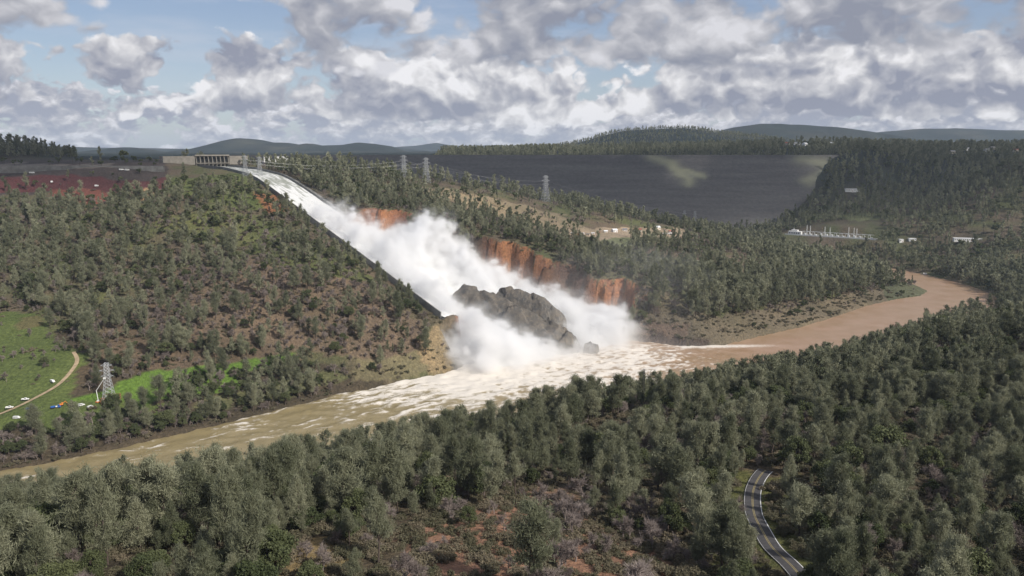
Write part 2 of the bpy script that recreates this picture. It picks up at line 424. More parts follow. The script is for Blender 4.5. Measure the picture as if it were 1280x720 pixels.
# ground: painted base colours in a colour attribute, broken up by noise
M_ground, t, b = material('ground_soil_and_grass')
at = t.node('ShaderNodeAttribute', attribute_name='ground_colour'); geo = t.node('ShaderNodeNewGeometry')
pos = geo.outputs['Position']
n1 = t.noise(pos, .35, 6, .62); n2 = t.noise(pos, .012, 8, .66)
c = t.mix(1.0, at.outputs['Color'], t.ramp(n1, [(.25, (.55, .55, .55)), (.5, (.95, .95, .95)), (.75, (1.5, 1.45, 1.35))]), 'MULTIPLY')
c = t.mix(1.0, c, t.ramp(n2, [(.3, (.75, .78, .74)), (.55, (1, 1, 1)), (.75, (1.22, 1.15, 1.1))]), 'MULTIPLY')
c = t.mix(1.0, c, t.ramp(t.noise(pos, .0035, 7, .7), [(.35, (.7, .72, .75)), (.5, (1, 1, 1)), (.68, (1.3, 1.25, 1.15))]), 'MULTIPLY')
t.l.new(c, b.inputs['Base Color']); b.inputs['Roughness'].default_value = .95; b.inputs['Specular IOR Level'].default_value = .15
# rock faces get steep run-off streaks
mp = t.node('ShaderNodeMapping'); mp.inputs['Scale'].default_value = (1, 1, .16); t.l.new(pos, mp.inputs[0])
nst = t.noise(mp.outputs[0], .32, 5, .65)
hb = t.math('ADD', t.math('MULTIPLY', n1, 1.0), t.math('MULTIPLY', nst, 2.2))
bn = t.node('ShaderNodeBump'); bn.inputs['Strength'].default_value = .7; bn.inputs['Distance'].default_value = 2.0
t.l.new(hb, bn.inputs['Height']); t.l.new(bn.outputs[0], b.inputs['Normal'])

def leaf_mat(name, c0, c1, trans=.25, rough=.7):
    m, t, b = material(name)
    oi = t.node('ShaderNodeObjectInfo'); tcn = t.node('ShaderNodeTexCoord')
    n = t.noise(tcn.outputs['Object'], .55, 3, .6)
    f = t.math('ADD', t.math('MULTIPLY', n, .7), t.math('MULTIPLY', t.math('SUBTRACT', oi.outputs['Random'], .35), .75), clamp=True)
    c = t.mix(f, (*c0, 1), (*c1, 1))
    b.inputs['Roughness'].default_value = rough; b.inputs['Specular IOR Level'].default_value = .25
    t.l.new(c, b.inputs['Base Color'])
    tr = t.node('ShaderNodeBsdfTranslucent'); t.l.new(c, tr.inputs[0])
    ms = t.node('ShaderNodeMixShader'); ms.inputs[0].default_value = trans
    t.l.new(b.outputs[0], ms.inputs[1]); t.l.new(tr.outputs[0], ms.inputs[2])
    t.l.new(ms.outputs[0], t.n['Material Output'].inputs[0])
    return m
M_pine = leaf_mat('pine_needles', (.10, .112, .064), (.335, .335, .225), .34)
M_oak = leaf_mat('oak_leaves', (.055, .072, .03), (.145, .16, .075), .3)
M_twig = leaf_mat('bare_twigs', (.15, .12, .11), (.30, .25, .225), .1)
M_brush = leaf_mat('brush_leaves', (.09, .09, .05), (.22, .18, .125), .25)
M_bark = simple('bark', (.075, .055, .045), .95, .3, 1.5)

# ------------------------------------------------------------------ ground sheet
def axis(lo, hi, c0, c1, step, grow, cap):
    core = np.arange(c0, c1 + .1, step); out = [core]
    v = c1; s = step; r = []
    while v < hi: s = min(s * grow, cap); v += s; r.append(v)
    v = c0; s = step; l = []
    while v > lo: s = min(s * grow, cap); v -= s; l.append(v)
    return np.concatenate([np.array(l[::-1]), core, np.array(r)])
gx = axis(-9500, 9500, -620, 760, 4.0, 1.025, 42)
gy = axis(-900, 15500, 180, 1420, 4.0, 1.018, 95)
GX, GY = np.meshgrid(gx, gy)
GZ = height(GX, GY)
nx, ny = len(gx), len(gy)
gpx, gpy = proj(GX, np.maximum(GY, 50), GZ)
wx = fbm2(GX / 40, GY / 40, 4) ; wy = fbm2(GX / 40 + 50, GY / 40 + 20, 4)
scl = np.clip(9000 / np.maximum(GY, 200), 6, 26)
qx = gpx + wx * scl * 1.6; qy = gpy + wy * scl * .8
colr = np.zeros((ny, nx, 3)); 
S_near = (GY < 760) & (gpy > 380)
FLOOR = np.array((.075, .06, .042)); BROWN = np.array((.15, .112, .08)); GRASS = np.array((.095, .122, .04)); BRIGHT = np.array((.105, .175, .035))
TAN = np.array((.26, .2, .13)); RED = np.array((.15, .05, .045)); DULL = np.array((.115, .1, .07)); ORANGE = np.array((.30, .14, .07)); ROCK = np.array((.17, .145, .12))
FAR = np.array((.022, .032, .033))
colr[:] = DULL
mixn = sstep(-.25, .35, fbm2(GX / 70, GY / 70, 4))[..., None]
colr = np.array((.135, .105, .075)) * (1 - mixn) + np.array((.10, .108, .05)) * mixn
def paint(poly, c, vary=.0, keep=0.0):
    m = inpoly(qx, qy, poly) & (GY > 60)
    colr[m] = colr[m] * keep + np.array(c) * (1 - keep)
colr[GY < 760] = FLOOR
farm = sstep(1500, 2300, GY)[..., None]; colr = colr * (1 - farm) + FAR * farm
rg = sstep(-.1, .5, fbm2(GX / 500, GY / 500, 4))[..., None]
fm2 = sstep(3500, 5000, GY)[..., None]; colr = colr * (1 - fm2) + (FAR * (1 - rg * .35) + np.array((.12, .11, .08)) * rg * .35) * fm2
# left bank
paint([(-200, 200), (205, 200), (215, 232), (150, 240), (-200, 250)], (.075, .06, .055))
paint([(-200, 226), (90, 218), (150, 226), (215, 222), (205, 238), (110, 252), (60, 240), (-200, 246)], (.105, .04, .04))
paint([(60, 238), (120, 236), (150, 246), (110, 256), (70, 250)], (.2, .075, .055))
paint([(178, 234), (188, 236), (186, 250), (180, 250)], (.42, .27, .15))
paint([(-200, 204), (142, 205), (142, 210), (-200, 210)], (.2, .17, .145))
paint([(215, 224), (300, 216), (345, 244), (350, 262), (300, 262), (240, 246), (200, 240)], (.115, .14, .045), 0, .2)
paint([(318, 240), (352, 246), (362, 262), (345, 268), (318, 252)], ORANGE * .95)
paint([(190, 275), (270, 262), (330, 270), (350, 300), (300, 310), (210, 300)], (.12, .135, .05), 0, .3)
paint([(200, 340), (330, 318), (430, 340), (520, 400), (540, 440), (470, 450), (330, 430), (220, 420), (150, 400)], BROWN)
paint([(150, 400), (330, 428), (360, 460), (200, 470), (120, 450)], BROWN * .8)
paint([(300, 300), (420, 310), (470, 350), (420, 345), (330, 330)], (.11, .12, .05))
paint([(-200, 385), (40, 390), (75, 425), (110, 445), (80, 490), (120, 520), (90, 545), (30, 535), (-200, 560)], GRASS)
paint([(20, 396), (50, 398), (52, 410), (22, 414)], (.15, .11, .065), 0, .4)
paint([(150, 478), (200, 462), (300, 452), (360, 440), (365, 450), (290, 470), (330, 480), (230, 495), (160, 505), (100, 520), (90, 500)], BRIGHT)
paint([(60, 505), (150, 500), (230, 505), (200, 525), (70, 530)], GRASS)
paint([(240, 500), (420, 460), (440, 475), (330, 500), (240, 522)], (.12, .12, .06))
paint([(450, 450), (530, 440), (555, 455), (520, 472), (440, 478)], (.2, .17, .1), 0, .2)
paint([(525, 445), (540, 405), (560, 400), (568, 440), (566, 466), (540, 470)], (.27, .205, .12))
# right of the chute
paint([(525, 232), (610, 246), (700, 268), (740, 290), (720, 302), (600, 262), (560, 258), (540, 250)], (.23, .185, .125))
paint([(440, 258), (480, 262), (500, 270), (470, 275)], (.22, .14, .1))
paint([(700, 285), (850, 285), (860, 296), (760, 300), (700, 298)], (.32, .25, .18))
paint([(725, 300), (790, 298), (785, 322), (730, 318)], (.16, .17, .09))
paint([(850, 325), (920, 320), (950, 350), (930, 370), (870, 360), (830, 345)], (.24, .18, .135))
paint([(800, 392), (870, 398), (960, 392), (960, 424), (900, 436), (800, 434)], (.155, .118, .082))
paint([(800, 380), (900, 395), (960, 385), (1050, 370), (1110, 350), (1165, 360), (1120, 378), (1050, 398), (960, 424), (900, 435), (800, 432)], (.145, .12, .085))
paint([(800, 400), (860, 408), (850, 435), (800, 432)], (.16, .115, .085))
paint([(1090, 345), (1165, 358), (1160, 370), (1110, 376)], (.10, .105, .065))
paint([(1000, 262), (1120, 268), (1115, 276), (1000, 272)], (.12, .13, .07))
# near hill
paint([(500, 720), (530, 660), (640, 620), (700, 630), (750, 665), (820, 690), (900, 790), (470, 790)], (.23, .135, .095))
paint([(320, 680), (390, 672), (440, 690), (430, 720), (330, 740)], (.22, .165, .085))
paint([(640, 600), (700, 595), (720, 620), (650, 630)], (.2, .13, .09))
paint([(880, 590), (1000, 590), (1040, 690), (1060, 720), (900, 720)], (.085, .09, .035))
s_, t_ = st(GX, GY)
rimw = np.interp(s_, GUL_S, GUL_T)
gz_, gxs = np.gradient(GZ, gy, gx); slope = np.hypot(gz_, gxs)
gul = (s_ > 295) & (s_ < 860) & (t_ > 15) & (t_ < rimw + 60) & (slope > .95)
on = sstep(-.3, .35, fbm2(GX / 22, GY / 22, 4))[..., None]
hot = np.clip((scar_(s_) - .45) * 1.9 + .3 * fbm2(GX / 30, GY / 30, 3), 0, 1)[..., None]
colr[gul] = ((ORANGE * (1 - on) + np.array((.19, .085, .055)) * on) * hot * .95 + (1 - hot) * np.array((.075, .056, .046)))[gul]
gul2 = (s_ > 320) & (s_ < 860) & (t_ > 24) & (t_ < rimw - 10) & (slope <= .75); colr[gul2] = np.array((.10, .078, .06))
V = np.stack([GX, GY, GZ], -1).reshape(-1, 3)
idx = np.arange(nx * ny).reshape(ny, nx)
F = np.stack([idx[:-1, :-1], idx[:-1, 1:], idx[1:, 1:], idx[1:, :-1]], -1).reshape(-1, 4)
gm = mesh_np('ground', V, F, True)
ca = gm.attributes.new('ground_colour', 'FLOAT_COLOR', 'POINT')
ca.data.foreach_set('color', np.concatenate([np.clip(colr, 0, 1).reshape(-1, 3), np.ones((nx * ny, 1))], 1).astype(np.float32).ravel())
ground = link('ground', gm, None, M_ground)
tag(ground, 'hilly ground of brown soil, grass and red earth sloping to the river', 'ground', None, 'structure')

# ------------------------------------------------------------------ river
POOL = P(660, 445, 0)
wxs = np.arange(-460, 960, 2.5); wys = np.arange(430, 1640, 2.5)
WX, WY = np.meshgrid(wxs, wys)
sd = segdist(WX, WY, RIV, True); sd = np.where(inpoly(WX, WY, RIV), -sd, sd)
keep = sd < 10
wpx, wpy = proj(WX, WY, np.zeros_like(WX))
dp = np.hypot((WX - POOL[0]) / 1.25, WY - POOL[1] + 10)
turb = np.exp(-(dp / 165) ** 2.4)
down = sstep(40, -60, WX) * .75                                   # rapids going down river to the left
agit = np.clip(turb * 1.25 + down, 0, 1)
flow = np.array([-.80, -.60])
fu = WX * flow[0] + WY * flow[1]; fv = -WX * flow[1] + WY * flow[0]
fw = fbm2(WX / 60, WY / 60, 3) * 30
f1 = fbm2((fu + fw) / 58, (fv + fw * .6) / 8, 5, .6); f2 = fbm2((fu + 99) / 24, (fv + fw) / 5, 4, .6)
rnd = fbm2((WX + fw) / 13, (WY - fw) / 9, 5, .62)
rfine = fbm2(WX / 7 + fw * .05, WY / 5.5, 4, .65)
fm = np.where(WX < -20, .55 * f1 + .42 * f2 + .16 * rfine, .3 * f1 + .4 * rnd + .4 * rfine)
thr = .36 - .62 * np.clip(turb * 1.3, 0, 1) - .36 * down
calm = sstep(240, 420, WX)
thr = thr + .5 * calm
# a bright foam line below the headland and broken crests along the left bank
fl = np.exp(-((wpy - 433 + (wpx - 900) * .012) / 2.6) ** 2) * sstep(830, 860, wpx) * (1 - sstep(900, 1030, wpx))
bankc = np.exp(-((sd + 9 + 5 * fbm2(WX / 30, WY / 30, 2)) / 5) ** 2) * sstep(-60, -110, WX) * sstep(-.05, .35, fbm2(WX / 55 + 7, WY / 55, 2)) * (WY > 560) * np.clip(.45 + 1.3 * rnd, 0, 1)
foam = np.clip(sstep(-.12, .36, fm - thr) + fl * .9 + bankc * .9, 0, 1)
wz = agit * (2.2 * fbm2(WX / 16, WY / 12, 4, .6) + .7 * np.abs(rnd)) + foam * agit * .7 + .05 * fbm2(WX / 6, WY / 4, 2)
wz += turb * 2.4 * np.maximum(fbm2(WX / 28, WY / 20, 3), 0)
wz = np.where(sd > 2, -.4, wz)
kid = -np.ones(WX.shape, int); kid[keep] = np.arange(keep.sum())
q = np.stack([kid[:-1, :-1], kid[:-1, 1:], kid[1:, 1:], kid[1:, :-1]], -1).reshape(-1, 4); q = q[(q >= 0).all(1)]
rm = mesh_np('river', np.stack([WX[keep], WY[keep], wz[keep]], -1), q, True)
for nm, arr in (('foam', foam), ('orange_silt', sstep(-80, 260, WX) * (.75 + .25 * fbm2(WX / 90, WY / 40, 3)))):
    a_ = rm.attributes.new(nm, 'FLOAT', 'POINT'); a_.data.foreach_set('value', arr[keep].astype(np.float32))
M_river, t, b = material('muddy_river_water')
fa = t.node('ShaderNodeAttribute', attribute_name='foam').outputs['Fac']; si = t.node('ShaderNodeAttribute', attribute_name='orange_silt').outputs['Fac']
geo = t.node('ShaderNodeNewGeometry'); pos = geo.outputs['Position']
nn = t.noise(pos, .42, 7, .72, 1.2); n4 = t.noise(pos, .04, 4, .6)
mud = t.mix(si, (.25, .20, .105, 1), t.mix(t.smooth(n4, .3, .7), (.32, .19, .115, 1), (.40, .255, .18, 1)))
ff = t.smooth(t.math('ADD', fa, t.math('MULTIPLY', t.math('SUBTRACT', nn, .5), 1.5)), .22, .95)
c = t.mix(t.math('MULTIPLY', ff, .92), mud, (.70, .65, .585, 1))
t.l.new(c, b.inputs['Base Color'])
t.l.new(t.math('ADD', .28, t.math('MULTIPLY', ff, .5)), b.inputs['Roughness']); b.inputs['Specular IOR Level'].default_value = .35
bn = t.node('ShaderNodeBump'); bn.inputs['Strength'].default_value = .5; bn.inputs['Distance'].default_value = .5
t.l.new(t.noise(pos, .5, 5, .65), bn.inputs['Height']); t.l.new(bn.outputs[0], b.inputs['Normal'])
river = link('river', rm, None, M_river)
tag(river, 'muddy orange-brown river turning to foaming rapids towards the left', 'river', None, 'structure')

# ------------------------------------------------------------------ spillway chute
def strip(name, ss, ta, tb, za, zb, nt, mat, parent, disp=None):
    T = np.linspace(0, 1, nt); S, U = np.meshgrid(ss, T, indexing='ij')
    t0 = np.interp(S, ss, ta); t1 = np.interp(S, ss, tb); TT = t0 + (t1 - t0) * U
    X, Y = from_st(S, TT); Z = chute_z(S) + za + (zb - za) * U
    if disp is not None: Z = Z + disp(X, Y, S, TT)
    id_ = np.arange(S.size).reshape(S.shape)
    F = np.stack([id_[:-1, :-1], id_[:-1, 1:], id_[1:, 1:], id_[1:, :-1]], -1).reshape(-1, 4)[:, ::-1]
    return X, Y, Z, F
def wall_mesh(ss, tt, th, h0, h1):
    v = []; 
    for s in ss:
        z = float(chute_z(s))
        for (dt, dh) in ((0, h0), (0, h1), (th, h1), (th, h0)):
            x, y = from_st(s, tt + dt); v.append((x, y, z + dh))
    f = []
    for i in range(len(ss) - 1):
        a = 4 * i
        for k in range(4): f.append((a + k, a + (k + 1) % 4, a + 4 + (k + 1) % 4, a + 4 + k))
    f += [(0, 1, 2, 3), (4 * len(ss) - 1, 4 * len(ss) - 2, 4 * len(ss) - 3, 4 * len(ss) - 4)]
    mb = MB().add(v, f); return mb
spill = empty('spillway', (A0[0], A0[1], 191), 0, 'long concrete spillway chute carrying white water down the hillside', 'spillway')
spill_inv = Matrix.Translation(-Vector((A0[0], A0[1], 191)))
def under(o, root): o.matrix_parent_inverse = Matrix.Translation(-root.location); return o
ssl = np.concatenate([np.arange(-160, 682, 10.)]); ssr = np.arange(-160, 336, 10.)
under(wall_mesh(ssl, -1.0, 1.0, -4, 7.0).build('side_wall', M_concd, spill), spill)
under(wall_mesh(ssr, CW, 1.0, -3, 6.0).build('side_wall', M_concd, spill), spill)
X, Y, Z, F = strip('floor', np.arange(-160, 339, 8.), np.zeros(63), np.full(63, CW), 0, 0, 8, None, None)
fl_m = MB().add(np.stack([X, Y, Z], -1).reshape(-1, 3), F)
o = under(link('chute_floor', fl_m.mesh(), spill, M_conc), spill)
s2 = np.arange(338, 683, 8.); X, Y, Z, F = strip('floor', s2, np.zeros(len(s2)), 20 + 3 * np.sin(s2 / 9) + 2 * np.sin(s2 / 4), 0, 0, 5, None, None)
under(link('broken_chute_floor', MB().add(np.stack([X, Y, Z], -1).reshape(-1, 3), F).mesh(), spill, M_conc), spill)
# footing walkway beyond the right wall
v_mb = wall_mesh(ssr, CW + 1.2, 7, 2.6, 3.4); under(v_mb.build('service_berm', M_concd, spill), spill)

# sheet of water in the chute
M_foam, t, b = material('white_spillway_water')
geo = t.node('ShaderNodeNewGeometry'); fo = t.node('ShaderNodeAttribute', attribute_name='foam').outputs['Fac']
n = t.noise(geo.outputs['Position'], .22, 6, .65)
c = t.mix(t.smooth(t.math('ADD', t.math('MULTIPLY', fo, .8), t.math('MULTIPLY', n, .7)), .3, .75), (.25, .26, .22, 1), (.66, .66, .65, 1))
t.l.new(c, b.inputs['Base Color']); b.inputs['Roughness'].default_value = .6; b.inputs['Specular IOR Level'].default_value = .2
bn = t.node('ShaderNodeBump'); bn.inputs['Strength'].default_value = .6; bn.inputs['Distance'].default_value = .8
t.l.new(t.noise(geo.outputs['Position'], .35, 6, .65), bn.inputs['Height']); t.l.new(bn.outputs[0], b.inputs['Normal'])
def water_disp(X, Y, S, T):
    return .9 * fbm2(S / 14, T / 4, 4, .6) + sstep(180, 330, S) * 2.2 * np.maximum(fbm2(S / 22, T / 9, 4, .6) + .15, 0)
sw = np.arange(-152, 344, 3.); X, Y, Z, F = strip('w', sw, np.full(len(sw), .3), np.full(len(sw), CW - .3), 2.4, 2.4, 28, None, None, water_disp)
wm = mesh_np('spillway_water', np.stack([X, Y, Z], -1).reshape(-1, 3), F[:, ::-1], True)
S_, T_ = np.meshgrid(sw, np.linspace(0, CW, 28), indexing='ij')
fo_ = np.clip(.12 + 1.3 * fbm2(S_ / 46, T_ / 3.6, 4, .62) + sstep(150, 335, S_) * .8, 0, 1)
wm.attributes.new('foam', 'FLOAT', 'POINT').data.foreach_set('value', fo_.ravel().astype(np.float32))
tag(link('spillway_water', wm, None, M_foam), 'greenish-white sheet of water racing down the spillway chute', 'water', None, 'structure')
sw = np.arange(330, 686, 3.); X, Y, Z, F = strip('w', sw, np.full(len(sw), .3), 20 + 3 * np.sin(sw / 9), 3.0, 3.0, 12, None, None, lambda X, Y, S, T: 2.4 * np.maximum(fbm2(S / 18, T / 7, 4, .6) + .2, 0) - .5)
wm = mesh_np('lower_chute_water', np.stack([X, Y, Z], -1).reshape(-1, 3), F[:, ::-1], True)
wm.attributes.new('foam', 'FLOAT', 'POINT').data.foreach_set('value', np.ones(len(wm.vertices), np.float32))
tag(link('lower_chute_water', wm, None, M_foam), 'white torrent following the surviving left edge of the lower chute', 'water', None, 'structure')

# rocks left standing in the torrent: (pixel of the base, distance, half length, half width, height, turn)
M_rock, t, b = material('wet_dark_rock')
geo = t.node('ShaderNodeNewGeometry'); pos = geo.outputs['Position']
n = t.noise(pos, .12, 6, .65); nb = t.noise(pos, .5, 5, .65)
mp = t.node('ShaderNodeMapping'); mp.inputs['Scale'].default_value = (1, 1, .2); t.l.new(pos, mp.inputs[0])
c = t.mix(t.smooth(n, .35, .68), (.085, .08, .072, 1), (.2, .165, .125, 1))
t.l.new(t.mix(t.smooth(nb, .3, .8), c, (.085, .08, .074, 1)), b.inputs['Base Color']); b.inputs['Roughness'].default_value = .6
bn = t.node('ShaderNodeBump'); bn.inputs['Strength'].default_value = .8; bn.inputs['Distance'].default_value = 2.2
t.l.new(t.noise(mp.outputs[0], .3, 6, .7), bn.inputs['Height']); t.l.new(bn.outputs[0], b.inputs['Normal'])
def rock(name, pts, wid, seed, label, depth=10):
    """a fractured ridge of bedrock following a line of (x,y,z) crest points: tilted blocks with steps between them"""
    pts = np.array(pts, float); rq = np.random.default_rng(int(seed) + 40); n = 84; m = 56
    u = np.linspace(-.08, 1.08, n); v = np.linspace(-1.7, 1.7, m); U, Vv = np.meshgrid(u, v, indexing='ij')
    L = np.linspace(0, 1, len(pts)); uc = np.clip(u, 0, 1)
    C = np.stack([np.interp(uc, L, pts[:, k]) for k in range(3)], -1)
    e0 = pts[-1] - pts[0]; C[:, :2] += (u - uc)[:, None] * e0[:2]
    d = e0[:2] / np.linalg.norm(e0[:2]); nn_ = np.array([-d[1], d[0]]); Ln = np.linalg.norm(e0[:2])
    X = C[:, None, 0] + nn_[0] * Vv * wid; Y = C[:, None, 1] + nn_[1] * Vv * wid
    al = U * Ln; ac = Vv * wid; wx_ = 2.2 * fbm2(X / 7 + seed, Y / 7, 3); wy_ = 2.2 * fbm2(X / 7 - seed, Y / 7 + 9, 3)
    ns = max(10, int(Ln * wid / 42)); sx = rq.uniform(-.1, 1.1, ns) * Ln; sy = rq.uniform(-1.6, 1.6, ns) * wid
    D_ = np.hypot((al + wx_)[..., None] - sx, ((ac + wy_)[..., None] - sy) * 1.35); k = D_.argmin(-1)
    step = rq.uniform(-2.4, 2.2, ns)[k] + rq.uniform(-.28, .28, ns)[k] * (al - sx[k]) + rq.uniform(-.35, .25, ns)[k] * (ac - sy[k])
    body = C[:, None, 2] - depth * np.abs(Vv) ** 1.5 * .62 - depth * 2.2 * np.clip(np.abs(U - .5) * 2 - .9, 0, 1) ** 1.2
    Z = body + step + 1.6 * fbm2(X / 16 + seed, Y / 16, 4, .6) + .5 * fbm2(X / 3, Y / 3, 2)
    edge = np.maximum(np.abs(Vv) / 1.7, np.abs(U - .5) / .58); Z = Z - 26 * sstep(.82, 1.0, edge)
    idn = np.arange(n * m).reshape(n, m)
    top = np.stack([X, Y, Z], -1).reshape(-1, 3); bot = top.copy(); bot[:, 2] = Z.min() - 3
    F = np.stack([idn[:-1, :-1], idn[1:, :-1], idn[1:, 1:], idn[:-1, 1:]], -1).reshape(-1, 4)[:, ::-1]
    ring = np.concatenate([idn[0, :-1], idn[:-1, -1], idn[-1, :0:-1], idn[:0:-1, 0]]); nr = np.roll(ring, -1)
    me = mesh_np(name, np.concatenate([top, bot]), np.concatenate([F, F[:, ::-1] + n * m, np.stack([ring, nr, nr + n * m, ring + n * m], -1)]), False)
    bm = bmesh.new(); bm.from_mesh(me); bmesh.ops.recalc_face_normals(bm, faces=bm.faces); bm.to_mesh(me); bm.free()
    return tag(link(name, me, None, M_rock), label, 'rock')
rock('rock_outcrop', [PY(574, 354, 1008), PY(600, 361, 983), PY(636, 377, 950), PY(666, 393, 922), PY(698, 407, 898), PY(716, 420, 884)], 15, 1.0, 'long dark grey rock ridge standing nearest the camera in the white water', 18)
rock('rock_outcrop', [PY(622, 361, 998), PY(648, 362, 982), PY(680, 373, 962), PY(703, 391, 946)], 12, 5.0, 'shorter dark rock behind the long ridge, split off by a white cascade', 18)
rock('rock_outcrop', [PY(730, 430, 890), PY(738, 427, 888), PY(748, 432, 886)], 5, 9.0, 'small dark boulder poking out of foam below the two rock ridges', 6)

# heaving white water in the gully
sg = np.arange(322, 775, 3.0); tg = np.arange(14, 275, 3.0)
SG, TG = np.meshgrid(sg, tg, indexing='ij'); XG, YG = from_st(SG, TG)
def plume(S, T):
    """height of the boiling water and spray above the gully floor"""
    def g(s0, t0, rs, rt, h): return h * np.exp(-((S - s0) / rs) ** 2 - ((T - t0) / rt) ** 2)
    H = 11 + g(345, 40, 40, 30, 13) + g(400, 60, 36, 36, 12) + g(465, 130, 40, 48, 52) + g(490, 60, 50, 32, 16) + g(560, 38, 60, 24, 12) + g(712, 30, 40, 34, 27) + g(722, 85, 26, 30, 8) \
        + g(640, 180, 50, 40, 10) + g(725, 215, 40, 40, 20) + g(535, 150, 40, 30, 16)
    H = H - g(590, 98, 58, 30, 14) - g(660, 116, 44, 28, 14) - g(715, 126, 36, 24, 12)
    return np.maximum(H, 1.0)
rim_ = np.interp(SG, GUL_S, GUL_T)
inside = sstep(0, 26, np.minimum(rim_ - TG, (TG - 12)))
edge_end = 1 - sstep(735, 772, SG)
bill = np.abs(fbm2(XG / 16, YG / 16, 5, .55)); bill2 = fbm2(XG / 34, YG / 34, 3)
ZG = np.maximum(gully_floor(SG), -1) + inside * edge_end * (.30 * plume(SG, TG) * (.75 + .9 * bill2) + 5.5 * bill * np.minimum(1, plume(SG, TG) / 9)) + 1.5
ZG = ZG - (1 - inside) * 5 - (1 - edge_end) * 2.5
id_ = np.arange(SG.size).reshape(SG.shape)
F = np.stack([id_[:-1, :-1], id_[1:, :-1], id_[1:, 1:], id_[:-1, 1:]], -1).reshape(-1, 4)
wm = mesh_np('white_water', np.stack([XG, YG, ZG], -1).reshape(-1, 3), F, True)
wm.attributes.new('foam', 'FLOAT', 'POINT').data.foreach_set('value', np.clip(.75 + bill2, 0, 1).ravel().astype(np.float32))
tag(link('white_water', wm, None, M_foam), 'boiling white water tumbling down the washed-out gully into the river', 'water', None, 'structure')

# spray: voxel densities authored here, turned into a volume grid by geometry nodes
def volume_object(name, lo, hi, n, dens, mat, label, cat):
    gxv, gyv, gzv = [np.linspace(lo[k], hi[k], n[k]) for k in range(3)]
    VX, VY, VZ = np.meshgrid(gxv, gyv, gzv, indexing='ij')
    d = dens(VX, VY, VZ).astype(np.float32)
    m = bpy.data.meshes.new(name); m.vertices.add(d.size)
    m.vertices.foreach_set('co', np.stack([VX, VY, VZ], -1).astype(np.float32).ravel())
    m.attributes.new('voxel', 'FLOAT', 'POINT').data.foreach_set('value', d.ravel())
    m.materials.append(mat)
    o = link(name, m)
    ng = bpy.data.node_groups.new(name + '_volume', 'GeometryNodeTree'); G = NT(ng)
    ng.interface.new_socket('Geometry', in_out='INPUT', socket_type='NodeSocketGeometry'); ng.interface.new_socket('Geometry', in_out='OUTPUT', socket_type='NodeSocketGeometry')
    gi = G.node('NodeGroupInput'); go = G.node('NodeGroupOutput')
    vc = G.node('GeometryNodeVolumeCube'); vc.inputs['Min'].default_value = lo; vc.inputs['Max'].default_value = hi
    for k, ax in enumerate('XYZ'): vc.inputs['Resolution ' + ax].default_value = n[k]
    p = G.node('GeometryNodeInputPosition').outputs[0]
    q = G.vmath('SUBTRACT', p, tuple(lo)); q = G.vmath('MULTIPLY', q, tuple((n[k] - 1) / (hi[k] - lo[k]) for k in range(3)))
    sp = G.node('ShaderNodeSeparateXYZ'); G.l.new(q, sp.inputs[0])
    ix, iy, iz = [G.math('MINIMUM', G.math('MAXIMUM', G.math('ROUND', sp.outputs[k]), 0.0), float(n[k] - 1)) for k in range(3)]
    ind = G.math('ADD', G.math('MULTIPLY', G.math('ADD', G.math('MULTIPLY', ix, float(n[1])), iy), float(n[2])), iz)
    na = G.node('GeometryNodeInputNamedAttribute', data_type='FLOAT'); na.inputs[0].default_value = 'voxel'
    si_ = G.node('GeometryNodeSampleIndex', data_type='FLOAT', domain='POINT')
    G.l.new(gi.outputs[0], si_.inputs['Geometry']); G.l.new(na.outputs[0], si_.inputs['Value']); G.l.new(ind, si_.inputs['Index'])
    G.l.new(si_.outputs[0], vc.inputs['Density'])
    sm = G.node('GeometryNodeSetMaterial'); sm.inputs['Material'].default_value = mat
    G.l.new(vc.outputs[0], sm.inputs[0]); G.l.new(sm.outputs[0], go.inputs[0])
    md = o.modifiers.new('volume', 'NODES'); md.node_group = ng
    return tag(o, label, cat, None, 'stuff')
M_spray = bpy.data.materials.new('white_spray'); M_spray.use_nodes = True; t = NT(M_spray.node_tree); t.n.clear()
mo = t.node('ShaderNodeOutputMaterial'); pv = t.node('ShaderNodeVolumePrincipled')
pv.inputs['Color'].default_value = (.976, .977, .981, 1); pv.inputs['Density'].default_value = 1.0; pv.inputs['Anisotropy'].default_value = .1
pv.inputs['Density Attribute'].default_value = 'density'
t.l.new(pv.outputs[0], mo.inputs['Volume'])
